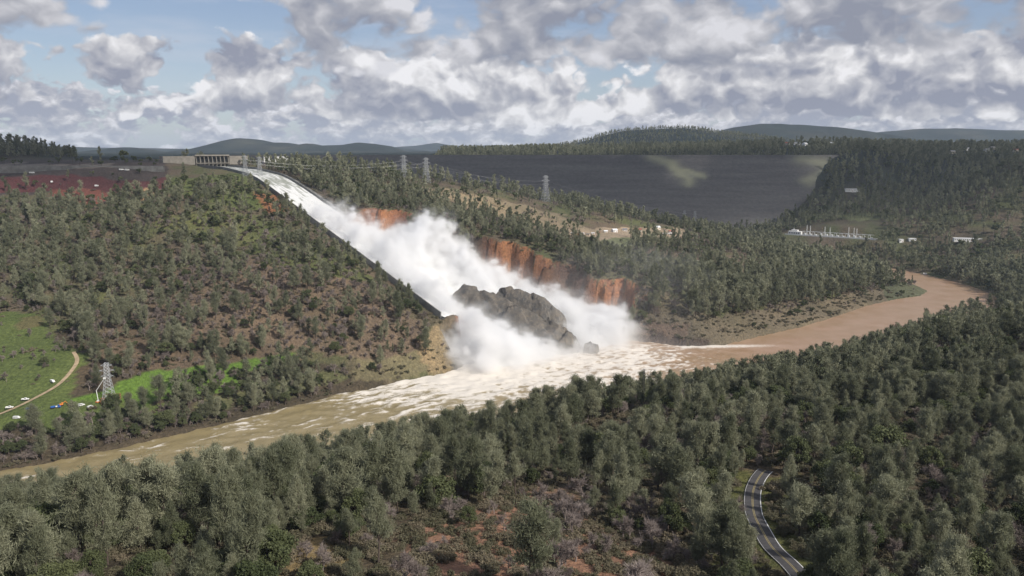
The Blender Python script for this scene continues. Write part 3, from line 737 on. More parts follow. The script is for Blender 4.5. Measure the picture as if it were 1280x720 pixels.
def spray_density(X, Y, Z):
    out = np.zeros(X.shape)
    S, T = st(X, Y)
    rim = np.interp(S, GUL_S, GUL_T)
    fz = np.maximum(np.where((T < 22) & (S < 684), chute_z(np.minimum(S, 690)), gully_floor(S)), 0)
    k = (Z > fz - 12) & (Z < fz + 105) & (S > 280) & (S < 900) & (T > -45) & (T < rim + 200)
    X, Y, Z, S, T, rim, fz = X[k], Y[k], Z[k], S[k], T[k], rim[k], fz[k]
    ins = sstep(-8, 22, np.minimum(rim - T, T + 26 * sstep(682, 712, S))) * sstep(300, 340, S) * (1 - sstep(735, 800, S))
    rockz = np.exp(-((S - 632) / 108) ** 2 - ((T - 105) / 30) ** 2)
    H = plume(S, T) * 1.1 + 5
    n = fbm3(S / 40 + .5 * np.sin(T / 25), T / 19, (Z - .25 * T) / 19, 5, .64)      # streaked along the fall
    n2 = fbm3(X / 70 + 9, Y / 70, Z / 60, 2)
    bl = np.abs(perlin3(S / 24 + 5, T / 13, Z / 13)) + .6 * np.abs(perlin3(S / 11, T / 6.5 + 3, Z / 6.5))
    e = H * (1 + .55 * n2) - (Z - fz) + 30 * n + 15 * (bl - .36)       # metres below the ragged top of the spray
    d = (.14 * sstep(0, 9, e) * np.clip(.65 + 2.0 * n, .05, 1.7) + .013 * sstep(-17, 6, e) * np.clip(.8 + 1.6 * n, 0, 2)) * ins * (1 - .84 * rockz)
    H2 = 34 + 24 * np.exp(-((S - 470) / 110) ** 2 - ((T - 120) / 80) ** 2)
    near = np.exp(-((S - 540) / 190) ** 2) * sstep(0, 40, T) * (1 - sstep(rim - 10, rim + 125, T)) * (1 - .8 * rockz)
    d = d + .0062 * near * sstep(1.15, .1, (Z - fz) / H2 + n * .6 + n2 * .4) * np.clip(.7 + n2 * 1.5 + n, 0, 2)
    d = d + .0062 * np.exp(-((S - 630) / 125) ** 2 - ((T - 300) / 85) ** 2) * sstep(115, 45, Z + 40 * n2) * np.clip(.7 + 1.3 * n + n2, 0, 2)
    low = np.exp(-((S - 785) / 55) ** 2) * sstep(-10, 40, T) * (1 - sstep(230, 330, T)) * np.exp(-np.maximum(Z, 0) / 8)
    d = d + .005 * low * np.clip(.7 + n * 1.8, 0, 2)
    out[k] = np.maximum(d, 0)
    return out
lo, hi = (-330., 790., -2.), (330., 1225., 178.)
VOX = 2.5
nv = tuple(int(round((hi[k] - lo[k]) / VOX)) + 1 for k in range(3))
volume_object('spray_cloud', lo, hi, nv, spray_density, M_spray, 'billowing white spray and mist rising from the broken spillway', 'spray')

# ------------------------------------------------------------------ dam
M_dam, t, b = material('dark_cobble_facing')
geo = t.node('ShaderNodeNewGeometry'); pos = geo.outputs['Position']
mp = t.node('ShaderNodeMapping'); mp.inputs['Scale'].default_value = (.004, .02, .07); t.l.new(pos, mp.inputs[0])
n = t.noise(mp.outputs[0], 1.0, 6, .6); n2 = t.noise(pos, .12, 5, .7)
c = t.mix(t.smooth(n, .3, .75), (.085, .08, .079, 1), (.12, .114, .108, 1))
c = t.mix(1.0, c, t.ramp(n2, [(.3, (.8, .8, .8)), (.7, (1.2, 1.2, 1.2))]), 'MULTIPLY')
at = t.node('ShaderNodeAttribute', attribute_name='sun_grass_tint').outputs['Fac']
c = t.mix(at, c, (.30, .30, .19, 1))  # pale sun patches painted into the facing colour, with some grass tint
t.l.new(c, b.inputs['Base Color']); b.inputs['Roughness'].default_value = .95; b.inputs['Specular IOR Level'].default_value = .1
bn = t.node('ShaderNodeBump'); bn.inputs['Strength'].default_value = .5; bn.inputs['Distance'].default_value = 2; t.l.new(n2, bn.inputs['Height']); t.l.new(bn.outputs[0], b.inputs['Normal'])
dam = empty('dam', (0, DAM_Y, DAM_Z), 0, 'huge dark grey earth dam closing the valley behind the spillway', 'dam')
dxs = np.arange(-760, 985, 9.); dzs = np.arange(0, 214, 5.); dzs[-1] = 213
DX, DZ = np.meshgrid(dxs, dzs)
DY = DAM_Y - (DAM_Z - DZ) * DAM_SL + 2.5 * fbm2(DX / 60, DZ / 20, 4) * (DZ < 210) - 12 * (1 - (DX / 900) ** 2) * (DZ / 213)
id_ = np.arange(DX.size).reshape(DX.shape)
F = np.stack([id_[:-1, :-1], id_[:-1, 1:], id_[1:, 1:], id_[1:, :-1]], -1).reshape(-1, 4)
fm_ = mesh_np('dam_face', np.stack([DX, DY, DZ], -1).reshape(-1, 3), F, True)
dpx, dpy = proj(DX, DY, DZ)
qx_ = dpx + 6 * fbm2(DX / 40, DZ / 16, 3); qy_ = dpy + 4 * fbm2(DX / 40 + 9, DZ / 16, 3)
sun_tint = np.maximum(np.exp(-(segdist(qx_, qy_ * 1.4, [(815, 196 * 1.4), (838, 204 * 1.4), (850, 215 * 1.4), (862, 228 * 1.4)]) / 7.5) ** 2), np.exp(-(segdist(qx_, qy_ * 1.4, [(850, 213 * 1.4), (878, 220 * 1.4)]) / 5) ** 2))  # outline of the painted sun patches and their grass
sun_tint = np.maximum(sun_tint, .75 * np.exp(-(segdist(qx_, qy_ * 1.4, [(1000, 198 * 1.4), (1030, 204 * 1.4), (1036, 216 * 1.4), (1010, 226 * 1.4)]) / 9) ** 2))
fm_.attributes.new('sun_grass_tint', 'FLOAT', 'POINT').data.foreach_set('value', np.clip(sun_tint, 0, 1).ravel().astype(np.float32) * .7)
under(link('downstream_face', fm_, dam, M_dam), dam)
yc = DAM_Y - 12 * (1 - (dxs / 900) ** 2)
mb = MB()
for i in range(len(dxs) - 1):
    mb.add([(dxs[i], yc[i] + .05, 213.0), (dxs[i + 1], yc[i + 1] + .05, 213.0), (dxs[i + 1], yc[i + 1] + 15, 213.2), (dxs[i], yc[i] + 15, 213.2), (dxs[i], yc[i] + 70, 190), (dxs[i + 1], yc[i + 1] + 70, 190)], [(0, 1, 2, 3), (3, 2, 5, 4)])
under(mb.build('crest_and_upstream_face', M_dam, dam), dam)
mb = MB()
for i in range(len(dxs) - 1):
    mb.add([(dxs[i], yc[i] + .6, 213.05), (dxs[i + 1], yc[i + 1] + .6, 213.05), (dxs[i + 1], yc[i + 1] + 1.2, 213.05), (dxs[i], yc[i] + 1.2, 213.05), (dxs[i], yc[i] + .6, 214.1), (dxs[i + 1], yc[i + 1] + .6, 214.1), (dxs[i + 1], yc[i + 1] + 1.2, 214.1), (dxs[i], yc[i] + 1.2, 214.1)],
           [(0, 1, 5, 4), (4, 5, 6, 7), (2, 3, 7, 6)])
under(mb.build('crest_parapet', M_concd, dam), dam)

# ------------------------------------------------------------------ headworks with eight gates
gs0 = -152.0
gx0, gy0 = from_st(gs0, 0)
head = empty('gate_structure', (gx0, gy0, 190), math.atan2(NRM[1], NRM[0]), 'concrete gate structure with eight dark openings at the head of the spillway', 'gate structure')
# local axes: x along the row of gates (t), -y downstream
Hb = 26.0; W_ = 60.0; nb = 8; bay = W_ / nb
def hp(name, mb, mat): return mb.build(name, mat, head)
for k in range(nb + 1):
    xx = -3 + k * bay
    pier = MB().prism([(-2, 0), (14, 0), (14, Hb), (1.0, Hb), (-2, Hb - 12)], xx - .55, xx + .55)
    pier.v = [(y, -x if False else x * 1.0, z) for x, y, z in pier.v]
    hp('pier', pier, M_conc)
hp('deck', MB().box(-5, W_ - 1, -1.2, 16, Hb, Hb + 1.6), M_conc)
hp('deck_rail', MB().box(-5, W_ - 1, -1.15, -1.0, Hb + 1.6, Hb + 2.6), M_conc)
hp('breast_wall', MB().box(-4, W_ - 2, 3.2, 4.4, 9.5, 13.5), M_conc)
hp('bridge_beam', MB().box(-4, W_ - 2, -4.0, 2.2, 12.2, 13.4), M_conc)
for k in range(nb):
    xa = -3 + k * bay + .6; xb = xa + bay - 1.2
    hp('gate', MB().box(xa, xb, 6, 7, 3.0, Hb - .1), M_dark)
    hp('gate_girder', MB().box(xa, xb, 5.2, 5.98, 5.5, 6.3), M_concd); hp('gate_girder', MB().box(xa, xb, 5.2, 5.98, 15, 15.6), M_concd)
for s0, s1, lab in ((-62, -5.2, 'tan concrete abutment wall left of the gate structure'), (W_ - .8, W_ + 36, 'tan concrete abutment wall right of the gate structure')):
    e = MB().box(s0, s1, 0, 8, 10, 25).box(s0, s1, 1, 7, 25, 26).build('abutment_wall', M_conc)
    e.location = head.location; e.rotation_euler = head.rotation_euler; tag(e, lab, 'wall')
# long low weir on the far left
pts = [P(x, 208.5, 200) for x in range(-60, 205, 8)]
mb = MB()
for a, b_ in zip(pts[:-1], pts[1:]): mb.add([(a[0], a[1], 190), (b_[0], b_[1], 190), (b_[0], b_[1], 201.5), (a[0], a[1], 201.5), (a[0], a[1] + 5, 201.5), (b_[0], b_[1] + 5, 201.5), (b_[0], b_[1] + 5, 190), (a[0], a[1] + 5, 190)], [(0, 1, 2, 3), (3, 2, 5, 4), (4, 5, 6, 7)])
tag(mb.build('weir', M_concd), 'long low concrete weir on the plateau at the far left', 'weir')

# ------------------------------------------------------------------ road and dirt track
def ribbon(name, line, w0, w1, mat, dz, parent=None, dash=None, cross=None):
    """strip following a smooth ground line between offsets w0 and w1"""
    pts = np.array(line); L = np.concatenate([[0], np.cumsum(np.hypot(*np.diff(pts[:, :2], axis=0).T))])
    u = np.arange(0, L[-1], 2.0); C = np.stack([np.interp(u, L, pts[:, k]) for k in range(3)], -1)
    kz = np.ones(7) / 7
    for k in range(3): C[3:-3, k] = np.convolve(C[:, k], kz, 'valid')
    d = np.gradient(C[:, :2], axis=0); d /= np.linalg.norm(d, axis=1)[:, None]; nn_ = np.stack([d[:, 1], -d[:, 0]], -1)
    A = C.copy(); B = C.copy(); A[:, :2] += nn_ * w0; B[:, :2] += nn_ * w1; A[:, 2] += dz; B[:, 2] += dz
    n = len(u); ii = np.arange(n - 1)
    if dash: ii = ii[(ii % (dash[0] + dash[1])) < dash[0]]
    V = np.concatenate([A, B]); F = np.stack([ii, ii + 1, n + ii + 1, n + ii], -1)
    m = mesh_np(name, V, F)
    return link(name, m, parent, mat), C
def smooth_line(px, n=60):
    """pixels -> ground points, resampled with Catmull-Rom"""
    g = [hit(*p) for p in px]; g = [g[0]] + g + [g[-1]]
    out = []
    for i in range(1, len(g) - 2):
        p0, p1, p2, p3 = [np.array(g[k]) for k in (i - 1, i, i + 1, i + 2)]
        for u in np.linspace(0, 1, 12, endpoint=False):
            out.append(.5 * (2 * p1 + (p2 - p0) * u + (2 * p0 - 5 * p1 + 4 * p2 - p3) * u * u + (3 * p1 - p0 - 3 * p2 + p3) * u ** 3))
    out.append(np.array(g[-2])); return out
ROAD = np.array(smooth_line([(957, 588), (949, 598), (941, 618), (942, 642), (950, 664), (966, 688), (986, 710), (1010, 735)]))
TRACK = np.array(smooth_line([(92, 440), (97, 452), (90, 466), (76, 480), (62, 491), (45, 501), (25, 511), (0, 521), (-40, 534)]))
for ln, hw in ((ROAD, 6.0), (TRACK, 2.5)):     # bed the ground to the line
    zi = np.convolve(np.pad(ln[:, 2], 8, 'edge'), np.ones(17) / 17, 'valid'); ln[:, 2] = zi
    near = segdist(V[:, 0], V[:, 1], ln) if False else None
def bed(ln, hw):
    x0, x1 = ln[:, 0].min() - 25, ln[:, 0].max() + 25; y0, y1 = ln[:, 1].min() - 25, ln[:, 1].max() + 25
    co = np.empty(len(gm.vertices) * 3, np.float32); gm.vertices.foreach_get('co', co); co = co.reshape(-1, 3)
    k = np.where((co[:, 0] > x0) & (co[:, 0] < x1) & (co[:, 1] > y0) & (co[:, 1] < y1))[0]
    d2 = np.hypot(co[k, 0][:, None] - ln[None, :, 0], co[k, 1][:, None] - ln[None, :, 1]); j = d2.argmin(1); dm = d2.min(1)
    w = 1 - sstep(hw + 2, hw + 14, dm)
    co[k, 2] = co[k, 2] * (1 - w) + (ln[j, 2] - .25) * w
    gm.vertices.foreach_set('co', co.ravel()); gm.update()
bed(ROAD, 6); bed(TRACK, 2)
road, RC = ribbon('road', ROAD, -3.2, 3.2, M_asph, .10)
tag(road, 'dark asphalt road curving between pines on the near slope', 'road', None, 'structure')
for nm, a, b_, mt, da in (('edge_line', -3.05, -2.8, M_paintw, None), ('edge_line', 2.9, 3.0, M_paintw, None), ('centre_line', -.32, -.12, M_painty, None), ('centre_line', .12, .32, M_painty, None)):
    ribbon(nm, ROAD, a, b_, mt, .118, road, da)
trk, TC = ribbon('dirt_track', TRACK, -1.7, 1.7, M_dirt, .12)
tag(trk, 'pale dirt track crossing the green field on the left bank', 'track', None, 'structure')

# ------------------------------------------------------------------ transmission towers
def make_tower(h=36.0, base=4.2):
    root = empty('transmission_tower', (0, 0, 0))
    wq = lambda z: base * (1 - z / h) ** 1.15 + .75 if z < h * .62 else base * (1 - .62) ** 1.15 + .75 - (z / h - .62) * 1.6
    zs = [0, .13, .25, .36, .46, .54, .62, .70, .78, .86, .94, 1.0]; zs = [q * h for q in zs]
    cor = [(-1, -1), (1, -1), (1, 1), (-1, 1)]
    for cx, cy_ in cor:
        m = MB()
        for a, b_ in zip(zs[:-1], zs[1:]): m.bar((cx * wq(a), cy_ * wq(a), a), (cx * wq(b_), cy_ * wq(b_), b_), .2)
        m.build('leg', M_steel, root)
    br = MB()
    for a, b_ in zip(zs[:-1], zs[1:]):
        for k in range(4):
            p, q = cor[k], cor[(k + 1) % 4]
            br.bar((p[0] * wq(a), p[1] * wq(a), a), (q[0] * wq(b_), q[1] * wq(b_), b_), .11)
            br.bar((q[0] * wq(a), q[1] * wq(a), a), (p[0] * wq(b_), p[1] * wq(b_), b_), .11)
            br.bar((p[0] * wq(b_), p[1] * wq(b_), b_), (q[0] * wq(b_), q[1] * wq(b_), b_), .11)
    br.build('lattice_bracing', M_steel, root)
    for zf, L in ((.66, 5.2), (.80, 6.2), (.93, 4.8)):
        z = zf * h; w = wq(z)
        for sx in (-1, 1):
            m = MB()
            for sy in (-1, 1): m.bar((sx * w, sy * w, z), (sx * L, 0, z + .4), .13); m.bar((sx * w, sy * w, z + 1.6), (sx * L, 0, z + .4), .11)
            arm = m.build('crossarm', M_steel, root)
            MB().bar((sx * L, 0, z + .4), (sx * L, 0, z - 1.4), .14, 6).build('insulator', M_concd, arm)
    return root
TW = []
tower0 = make_tower()
def put_tower(o, px, py, h, label, rz=.3, base_y=None):
    g = hit(px, py) if base_y is None else PY(px, py, base_y); z = hz(g[0], g[1])
    o.location = (g[0], g[1], z - .4); s = h / 36.0; o.scale = (s, s, s); o.rotation_euler = (0, 0, rz)
    tag(o, label, 'pylon', 'transmission towers'); TW.append((g[0], g[1], z, h)); return g
specs = [(137, 505, 34, 'steel lattice pylon in the bright green field beside the boom lift', .2),
         (307, 221, 34, 'left one of two pylons standing by the top of the spillway chute', .6),
         (325, 222, 34, 'right one of two pylons standing by the top of the spillway chute', .6),
         (505, 226, 46, 'left one of two pylons in front of the dark dam face', .5),
         (533, 229, 46, 'right one of two pylons in front of the dark dam face', .5),
         (682, 250, 54, 'lone pylon among shrubs at the foot of the dam', .5),
         (855, 283, 38, 'small faint pylon right of the riverside buildings before the dam', .5),
         (868, 284, 38, 'smallest pylon before the dam, farthest right of the row', .5)]
for i, (px, py, h, lab, rz) in enumerate(specs):
    o = tower0 if i == 0 else copy_tree(tower0)
    put_tower(o, px, py, h, lab, rz, 1640 if px == 682 else None)
# slack wires between the pylons
def wire(a, b_, ha, hb_, side, label, sag=9):
    dx_, dy_ = b_[0] - a[0], b_[1] - a[1]; L = math.hypot(dx_, dy_); nx_, ny_ = -dy_ / L, dx_ / L
    m = MB(); pr = None
    for u in np.linspace(0, 1, 13):
        p = (a[0] + dx_ * u + nx_ * side, a[1] + dy_ * u + ny_ * side, (a[2] + ha) * (1 - u) + (b_[2] + hb_) * u - 4 * sag * u * (1 - u))
        if pr: m.bar(pr, p, .06, 3)
        pr = p
    tag(m.build('power_line', M_wire), label, 'cable', 'power lines across the dam')
for (i, j, la) in ((1, 3, 'from the left chute pylon to the left dam pylon'), (2, 4, 'from the right chute pylon to the right dam pylon'), (3, 5, 'from the left dam pylon to the lone pylon'),
                   (4, 6, 'from the right dam pylon towards the riverside buildings'), (5, 7, 'from the lone pylon to the smallest pylon')):
    for k, (sd_, fr, w) in enumerate(((-6, .78, 'upper'), (6, .64, 'lower'))):
        wire(TW[i], TW[j], TW[i][3] * fr, TW[j][3] * fr, sd_, 'thin %s power line running %s' % (w, la))
# lattice mast poking out of the near trees
g = PY(804, 500, 455); zb = hz(g[0], g[1]); root = empty('lattice_mast', (g[0], g[1], zb), 0, 'small dark mast rising above the near pines in front of the foam', 'mast')
mtop = PY(804, 461, 455)[2] - zb
m = MB()
for cx, cy_ in ((-.5, -.5), (.5, -.5), (.5, .5), (-.5, .5)): m.bar((cx, cy_, -.5), (cx * .8, cy_ * .8, mtop), .09)
for k in range(int(mtop / 1.2)): m.bar((-.5, -.5, k * 1.2), (.5, .5, k * 1.2 + 1.2), .06); m.bar((.5, -.5, k * 1.2), (-.5, .5, k * 1.2 + 1.2), .06)
m.build('lattice_body', M_dark, root)
for zq in (.8, 2.4): MB().bar((-1.4, 0, mtop - zq), (1.4, 0, mtop - zq), .1).build('crossarm', M_dark, root)

# ------------------------------------------------------------------ vehicles and boom lift on the field
def wheels(root, xs, y, r):
    for x in xs:
        for sy in (-1, 1):
            MB().bar((x, sy * y - .12, r), (x, sy * y + .12, r), r, 12).build('wheel', M_tyre, root)
def pickup(paint, loc, rz, label):
    r = empty('pickup_truck', loc, rz, label, 'pickup truck')
    MB().prism([(-2.7, .5), (2.7, .5), (2.75, .95), (2.55, 1.12), (1.3, 1.16), (1.3, 1.0), (-2.7, 1.0)], -.95, .95).build('body', paint, r)
    MB().prism([(-.7, 1.0), (1.3, 1.15), (.65, 1.8), (-.55, 1.82)], -.82, .82).build('cab', paint, r)
    MB().prism([(-.5, 1.2), (1.05, 1.24), (.58, 1.7), (-.42, 1.72)], -.835, .835).build('side_window', M_glass, r)
    for sy in (-1, 1): MB().box(-2.7, -.75, sy * .93 - .05, sy * .93 + .05, 1.0, 1.35).build('bed_side', paint, r)
    MB().box(-2.72, -2.62, -.9, .9, 1.0, 1.35).build('tailgate', paint, r)
    wheels(r, (-1.75, 1.75), .85, .4); return r
def van(paint, loc, rz, label):
    r = empty('van', loc, rz, label, 'van')
    MB().prism([(-2.5, .45), (2.5, .45), (2.55, 1.0), (1.9, 1.2), (1.2, 1.95), (-2.4, 2.0)], -.95, .95).build('body', paint, r)
    MB().prism([(-2.1, 1.3), (1.45, 1.3), (1.05, 1.8), (-2.1, 1.8)], -.965, .965).build('side_window', M_glass, r)
    wheels(r, (-1.6, 1.6), .88, .36); return r
def flatbed(paint, loc, rz, label):
    r = empty('utility_truck', loc, rz, label, 'truck')
    MB().box(-3.6, 1.6, -1.1, 1.1, .75, 1.05).build('flatbed', M_dark, r)
    MB().prism([(1.6, .6), (3.6, .6), (3.65, 1.4), (3.1, 1.6), (2.8, 2.4), (1.6, 2.45)], -1.05, 1.05).build('cab', paint, r)
    MB().prism([(1.9, 1.6), (3.0, 1.6), (2.7, 2.25), (1.9, 2.25)], -1.07, 1.07).build('window', M_glass, r)
    MB().box(-3.4, -.2, -1.0, 1.0, 1.06, 1.9).build('load_box', paint, r)
    MB().box(.0, 1.3, -.9, .9, 1.06, 1.7).build('tool_locker', M_white, r)
    wheels(r, (-2.6, -1.5, 2.6), .98, .48); return r
def gp(px, py):
    g = hit(px, py); return (g[0], g[1], hz(g[0], g[1]) + .02)
van(M_white, gp(66, 480), -.6, 'white van parked uphill beside the dirt track')
pickup(M_white, gp(32, 503), .2, 'white pickup parked right at the lower bend of the dirt track')
pickup(M_white, gp(12, 511), .3, 'white pickup at the left end of the track, half hidden by a tree')
flatbed(M_blue, gp(39, 516), .15, 'blue and white flatbed truck on grass below the dirt track')
van(M_white, gp(21, 524), .1, 'white van nearest the riverside brush, below the blue flatbed truck')
flatbed(M_blue, gp(70, 514), .5, 'bright blue truck beside the orange excavator in the field')
van(M_white, gp(102, 510), .9, 'white van left of a similar one at the foot of the pylon')
van(M_white, gp(113, 510), 1.2, 'white van right of a similar one at the foot of the pylon')
# orange excavator behind the blue truck
g = gp(77, 508); r = empty('excavator', g, .6, 'small orange excavator standing behind the bright blue truck', 'excavator')
for sy in (-1, 1): MB().prism([(-1.6, .35), (-1.3, 0), (1.3, 0), (1.6, .35), (1.3, .75), (-1.3, .75)], sy * .9 - .25, sy * .9 + .25).build('track', M_tyre, r)
MB().box(-1.3, 1.1, -1.0, 1.0, .8, 1.7).build('housing', M_orange, r); MB().prism([(.1, 1.7), (1.2, 1.7), (1.0, 2.7), (.1, 2.75)], -1.0, .1).build('cab', M_orange, r)
MB().bar((1.0, .5, 1.5), (3.0, .5, 3.2), .22).bar((3.0, .5, 3.2), (4.2, .5, 1.2), .18).build('arm', M_orange, r); MB().prism([(3.9, 1.3), (4.5, 1.2), (4.4, .5), (3.8, .6)], .2, .8).build('bucket', M_dark, r)
# boom lift next to the pylon
g = gp(123, 504); r = empty('boom_lift', g, .1, 'white boom lift reaching up to the pylon in the field', 'boom lift')
MB().box(-1.8, 1.8, -1.1, 1.1, .5, 1.3).build('chassis', M_orange, r); wheels(r, (-1.2, 1.2), 1.0, .5)
MB().box(-.9, .9, -.8, .8, 1.3, 2.2).build('turntable', M_white, r)
MB().bar((0, 0, 2.2), (-.8, 0, 10.5), .3).build('lower_boom', M_white, r); MB().bar((-.8, 0, 10.5), (6.2, 0, 20.5), .28, 4, .18).build('upper_boom', M_white, r)
MB().box(5.6, 7.4, -.6, .6, 20.3, 21.5).build('basket', M_white, r)
# red scaffold round the pylon's foot
g = TW[0]; r = empty('scaffold', (g[0] + 1.5, g[1], g[2]), .2, 'rust-red scaffold ring built round the foot of the field pylon', 'scaffold')
for k in range(10):
    a = -6 + k * 1.35
    for y_ in (-6, 6): MB().bar((a, y_, -.3), (a, y_, 5.2), .14).build('post', M_rust, r)
for z_ in (1.6, 3.4, 5.0):
    for y_ in (-6, 6): MB().box(-6.2, 6.4, y_ - .25, y_ + .25, z_, z_ + .25).build('rail', M_rust, r)
    for x_ in (-6, 6.15): MB().box(x_ - .25, x_ + .25, -5.7, 5.7, z_, z_ + .25).build('rail', M_rust, r)

# ------------------------------------------------------------------ houses and works
def house(px, py, w, d, h, wall, roof, rz, label, name='house', cat='house', group=None, flat=False, yfix=None):
    if yfix: g = PY(px, py, yfix); g = (g[0], g[1], hz(g[0], g[1]))
    else: g = gp(px, py)
    r = empty(name, (g[0], g[1], g[2] - .5), rz, label, cat, group)
    MB().box(-w / 2, w / 2, -d / 2, d / 2, -2, h).build('wall', wall, r)
    if flat: MB().box(-w / 2 - .4, w / 2 + .4, -d / 2 - .4, d / 2 + .4, h + .003, h + .6).build('roof', roof, r)
    else:
        rf = MB().prism([(-d / 2 - .7, h - .25), (d / 2 + .7, h - .25), (0, h + d * .28)], -w / 2 - .6, w / 2 + .6); rf.v = [(y, x, z + .26) for x, y, z in rf.v]
        rf.build('roof', roof, r)
    n = max(2, int(w / 3.5))
    for k in range(n):
        x = -w / 2 + (k + .5) * w / n
        if k == n // 2: MB().box(x - .55, x + .55, -d / 2 - .06, -d / 2 - .004, 0, min(h - .4, 2.2)).build('door', M_rust, r)
        else: MB().box(x - .7, x + .7, -d / 2 - .06, -d / 2 - .004, h * .4, h * .75).build('window', M_glass, r)
    return r
house(768, 290, 9, 7, 4.2, M_wall_w, M_roof_w, .5, 'white house with white roof in the middle of the riverside works')
house(757, 291, 6, 5, 3.2, M_wall_c, M_roof_w, .2, 'small cream shed left of the white house in the works', 'shed', 'shed')
house(781, 289, 8, 6, 3.2, M_wall_w, M_roof_g, -.1, 'grey-roofed shed right of the white house in the works', 'shed', 'shed')
house(797, 289, 14, 6, 3.2, M_wall_c, M_roof_r, -.1, 'long red-roofed building in the riverside works')
house(821, 287, 11, 9, 4.5, M_wall_c, M_roof_w, .4, 'open-fronted shed with bright white gable roof near the dam', 'shed', 'shed')
house(839, 291, 9, 6, 3.2, M_wall_w, M_roof_r, .2, 'red-roofed cabin at the right end of the works')
house(834, 294, 16, 4, 3.0, M_wall_c, M_roof_w, -.15, 'long cream trailer below the right end of the works', 'trailer', 'trailer', None, True)
for k, (px, py) in enumerate([(716, 293), (722, 294), (728, 293), (735, 294), (741, 293), (748, 292)]):
    word = ['leftmost', 'second from left', 'third from left', 'fourth from left', 'fifth from left', 'rightmost'][k]
    house(px, py, 5.5, 2.6, 2.6, [M_white, M_orange, M_white, M_wall_c, M_white, M_rust][k], [M_roof_w, M_rust, M_roof_w, M_roof_g, M_roof_w, M_rust][k], .3 * ((k % 3) - 1),
          'site container, %s in the row left of the white house' % word, 'site_container', 'container', 'containers at the works', True)
hs = [(984, 181), (990, 179), (996, 181), (1001, 177), (1006, 182), (1011, 178), (1016, 181), (1022, 177), (1028, 180), (1033, 176), (1040, 181), (1068, 179)]
hl = ['leftmost house', 'house second from the left', 'white house third from the left', 'upper house fourth from the left', 'lower house fifth from the left', 'house sixth from the left', 'house seventh from the left', 'upper house eighth from the left', 'house ninth from the left',
      'highest house', 'house second from the right', 'detached rightmost house']
for k, (px, py) in enumerate(hs):
    house(px, py, 15 + (k * 7 % 5), 11, 6, M_wall_w if k % 3 else M_wall_c, (M_roof_r, M_roof_w, M_roof_g)[k % 3], .25 * ((k * 5 % 7) - 3), '%s in the hilltop hamlet right of the dam crest' % hl[k], 'house', 'house', 'hilltop houses')
for px, py, lab in ((1190, 186, 'left house'), (1209, 182, 'tall white house'), (1233, 184, 'largest white house'), (1240, 181, 'upper house'), (1270, 184, 'red-roofed house')):
    house(px, py + 6, 16, 10, 7, M_wall_w if 'white' in lab else M_wall_c, M_roof_r if 'red' in lab else M_roof_g, .2, '%s of five scattered along the far right ridge' % lab, 'house', 'house', 'far right houses')
house(1065, 240, 34, 10, 6, M_wall_w, M_roof_w, -.15, 'white hall in a clearing halfway up the forested right hill', 'hall', 'building', None, True)
house(1213, 301, 62, 12, 5, M_wall_w, M_roof_w, -.25, 'long white warehouse among trees at the far right', 'warehouse', 'warehouse', None, True)
house(1140, 301, 14, 8, 4, M_wall_w, M_roof_w, -.1, 'small white shed right of the substation', 'shed', 'shed', None, True)
house(1126, 303, 8, 8, 5, M_wall_w, M_roof_w, -.1, 'little white hut between the substation and the white shed', 'hut', 'hut', None, True)
for px, py, lab in ((208, 204, 'white shed on the crest left of the gate structure'), (222, 203, 'second white shed beside the crest wall'), (352, 203, 'long white building behind the chute pylons'), (334, 203, 'shorter white building behind the chute pylons')):
    g = PY(px, 195, 1560); z = hz(g[0], g[1])
    r = empty('site_building', (g[0], g[1], max(z, g[2] - 6)), .1, lab, 'building'); w = 24 if 'long' in lab else 12
    MB().box(-w / 2, w / 2, -4, 4, -6, 4.5).build('wall', M_wall_w, r); MB().box(-w / 2 - .3, w / 2 + .3, -4.3, 4.3, 4.504, 5.2).build('roof', M_roof_w, r)
for k, (px, py, lab) in enumerate([(14, 213, 'white parked van at the far left of the red plateau'), (40, 217, 'white parked van in the middle of the dark plateau'), (152, 214, 'white parked van left of a twin near the weir'), (159, 214, 'white parked van right of a twin near the weir'), (121, 234, 'white parked van on the red earth bank'), (65, 229, 'white parked van at the lower edge of the red plateau')]):
    van(M_white, gp(px, py), .4 * k, lab).scale = (1.5, 1.5, 1.5)
# substation by the dam
gL = hit(985, 293); gR = hit(1094, 301); sl = math.hypot(gR[0] - gL[0], gR[1] - gL[1]); ang = math.atan2(gR[1] - gL[1], gR[0] - gL[0])
sub = empty('substation', (gL[0], gL[1], max(gL[2], gR[2]) + .5), ang, 'white electrical substation with tall masts at the foot of the dam', 'substation')
MB().box(-3, sl + 3, -14, 16, -14, -.2).build('platform', M_concd, sub)
MB().box(-3, sl + 3, -14.4, -14.05, -8, 1.6).build('perimeter_wall', M_white, sub)
_l = np.array([(gL[0] + (gR[0] - gL[0]) * u, gL[1] + (gR[1] - gL[1]) * u, sub.location.z - .4) for u in np.linspace(-.05, 1.05, 60)]); bed(_l, 30)
cb = MB().box(2, 30, -6, 6, -.2, 7).box(8, 22, -4, 4, 7, 10).build('control_building', M_wall_w, sub)
for k in range(5): MB().box(4 + k * 5, 7 + k * 5, -6.1, -6.004, 2, 4.5).build('window', M_glass, cb)
mast_x = [12, sl * .22, sl * .26, sl * .43, sl * .49, sl * .70, sl * .76, sl * .79]
for k, x in enumerate(mast_x):
    hgt = 14 if k == 0 else 19 + (k * 3 % 4)
    m = MB()
    for sx in (-.9, .9): m.bar((x + sx, 2, 0), (x + sx * .4, 2, hgt), .38, 4, .25)
    for q in range(5): m.bar((x - .9, 2, q * hgt / 5), (x + .9, 2, (q + 1) * hgt / 5), .16)
    m.build('mast', M_white, sub)
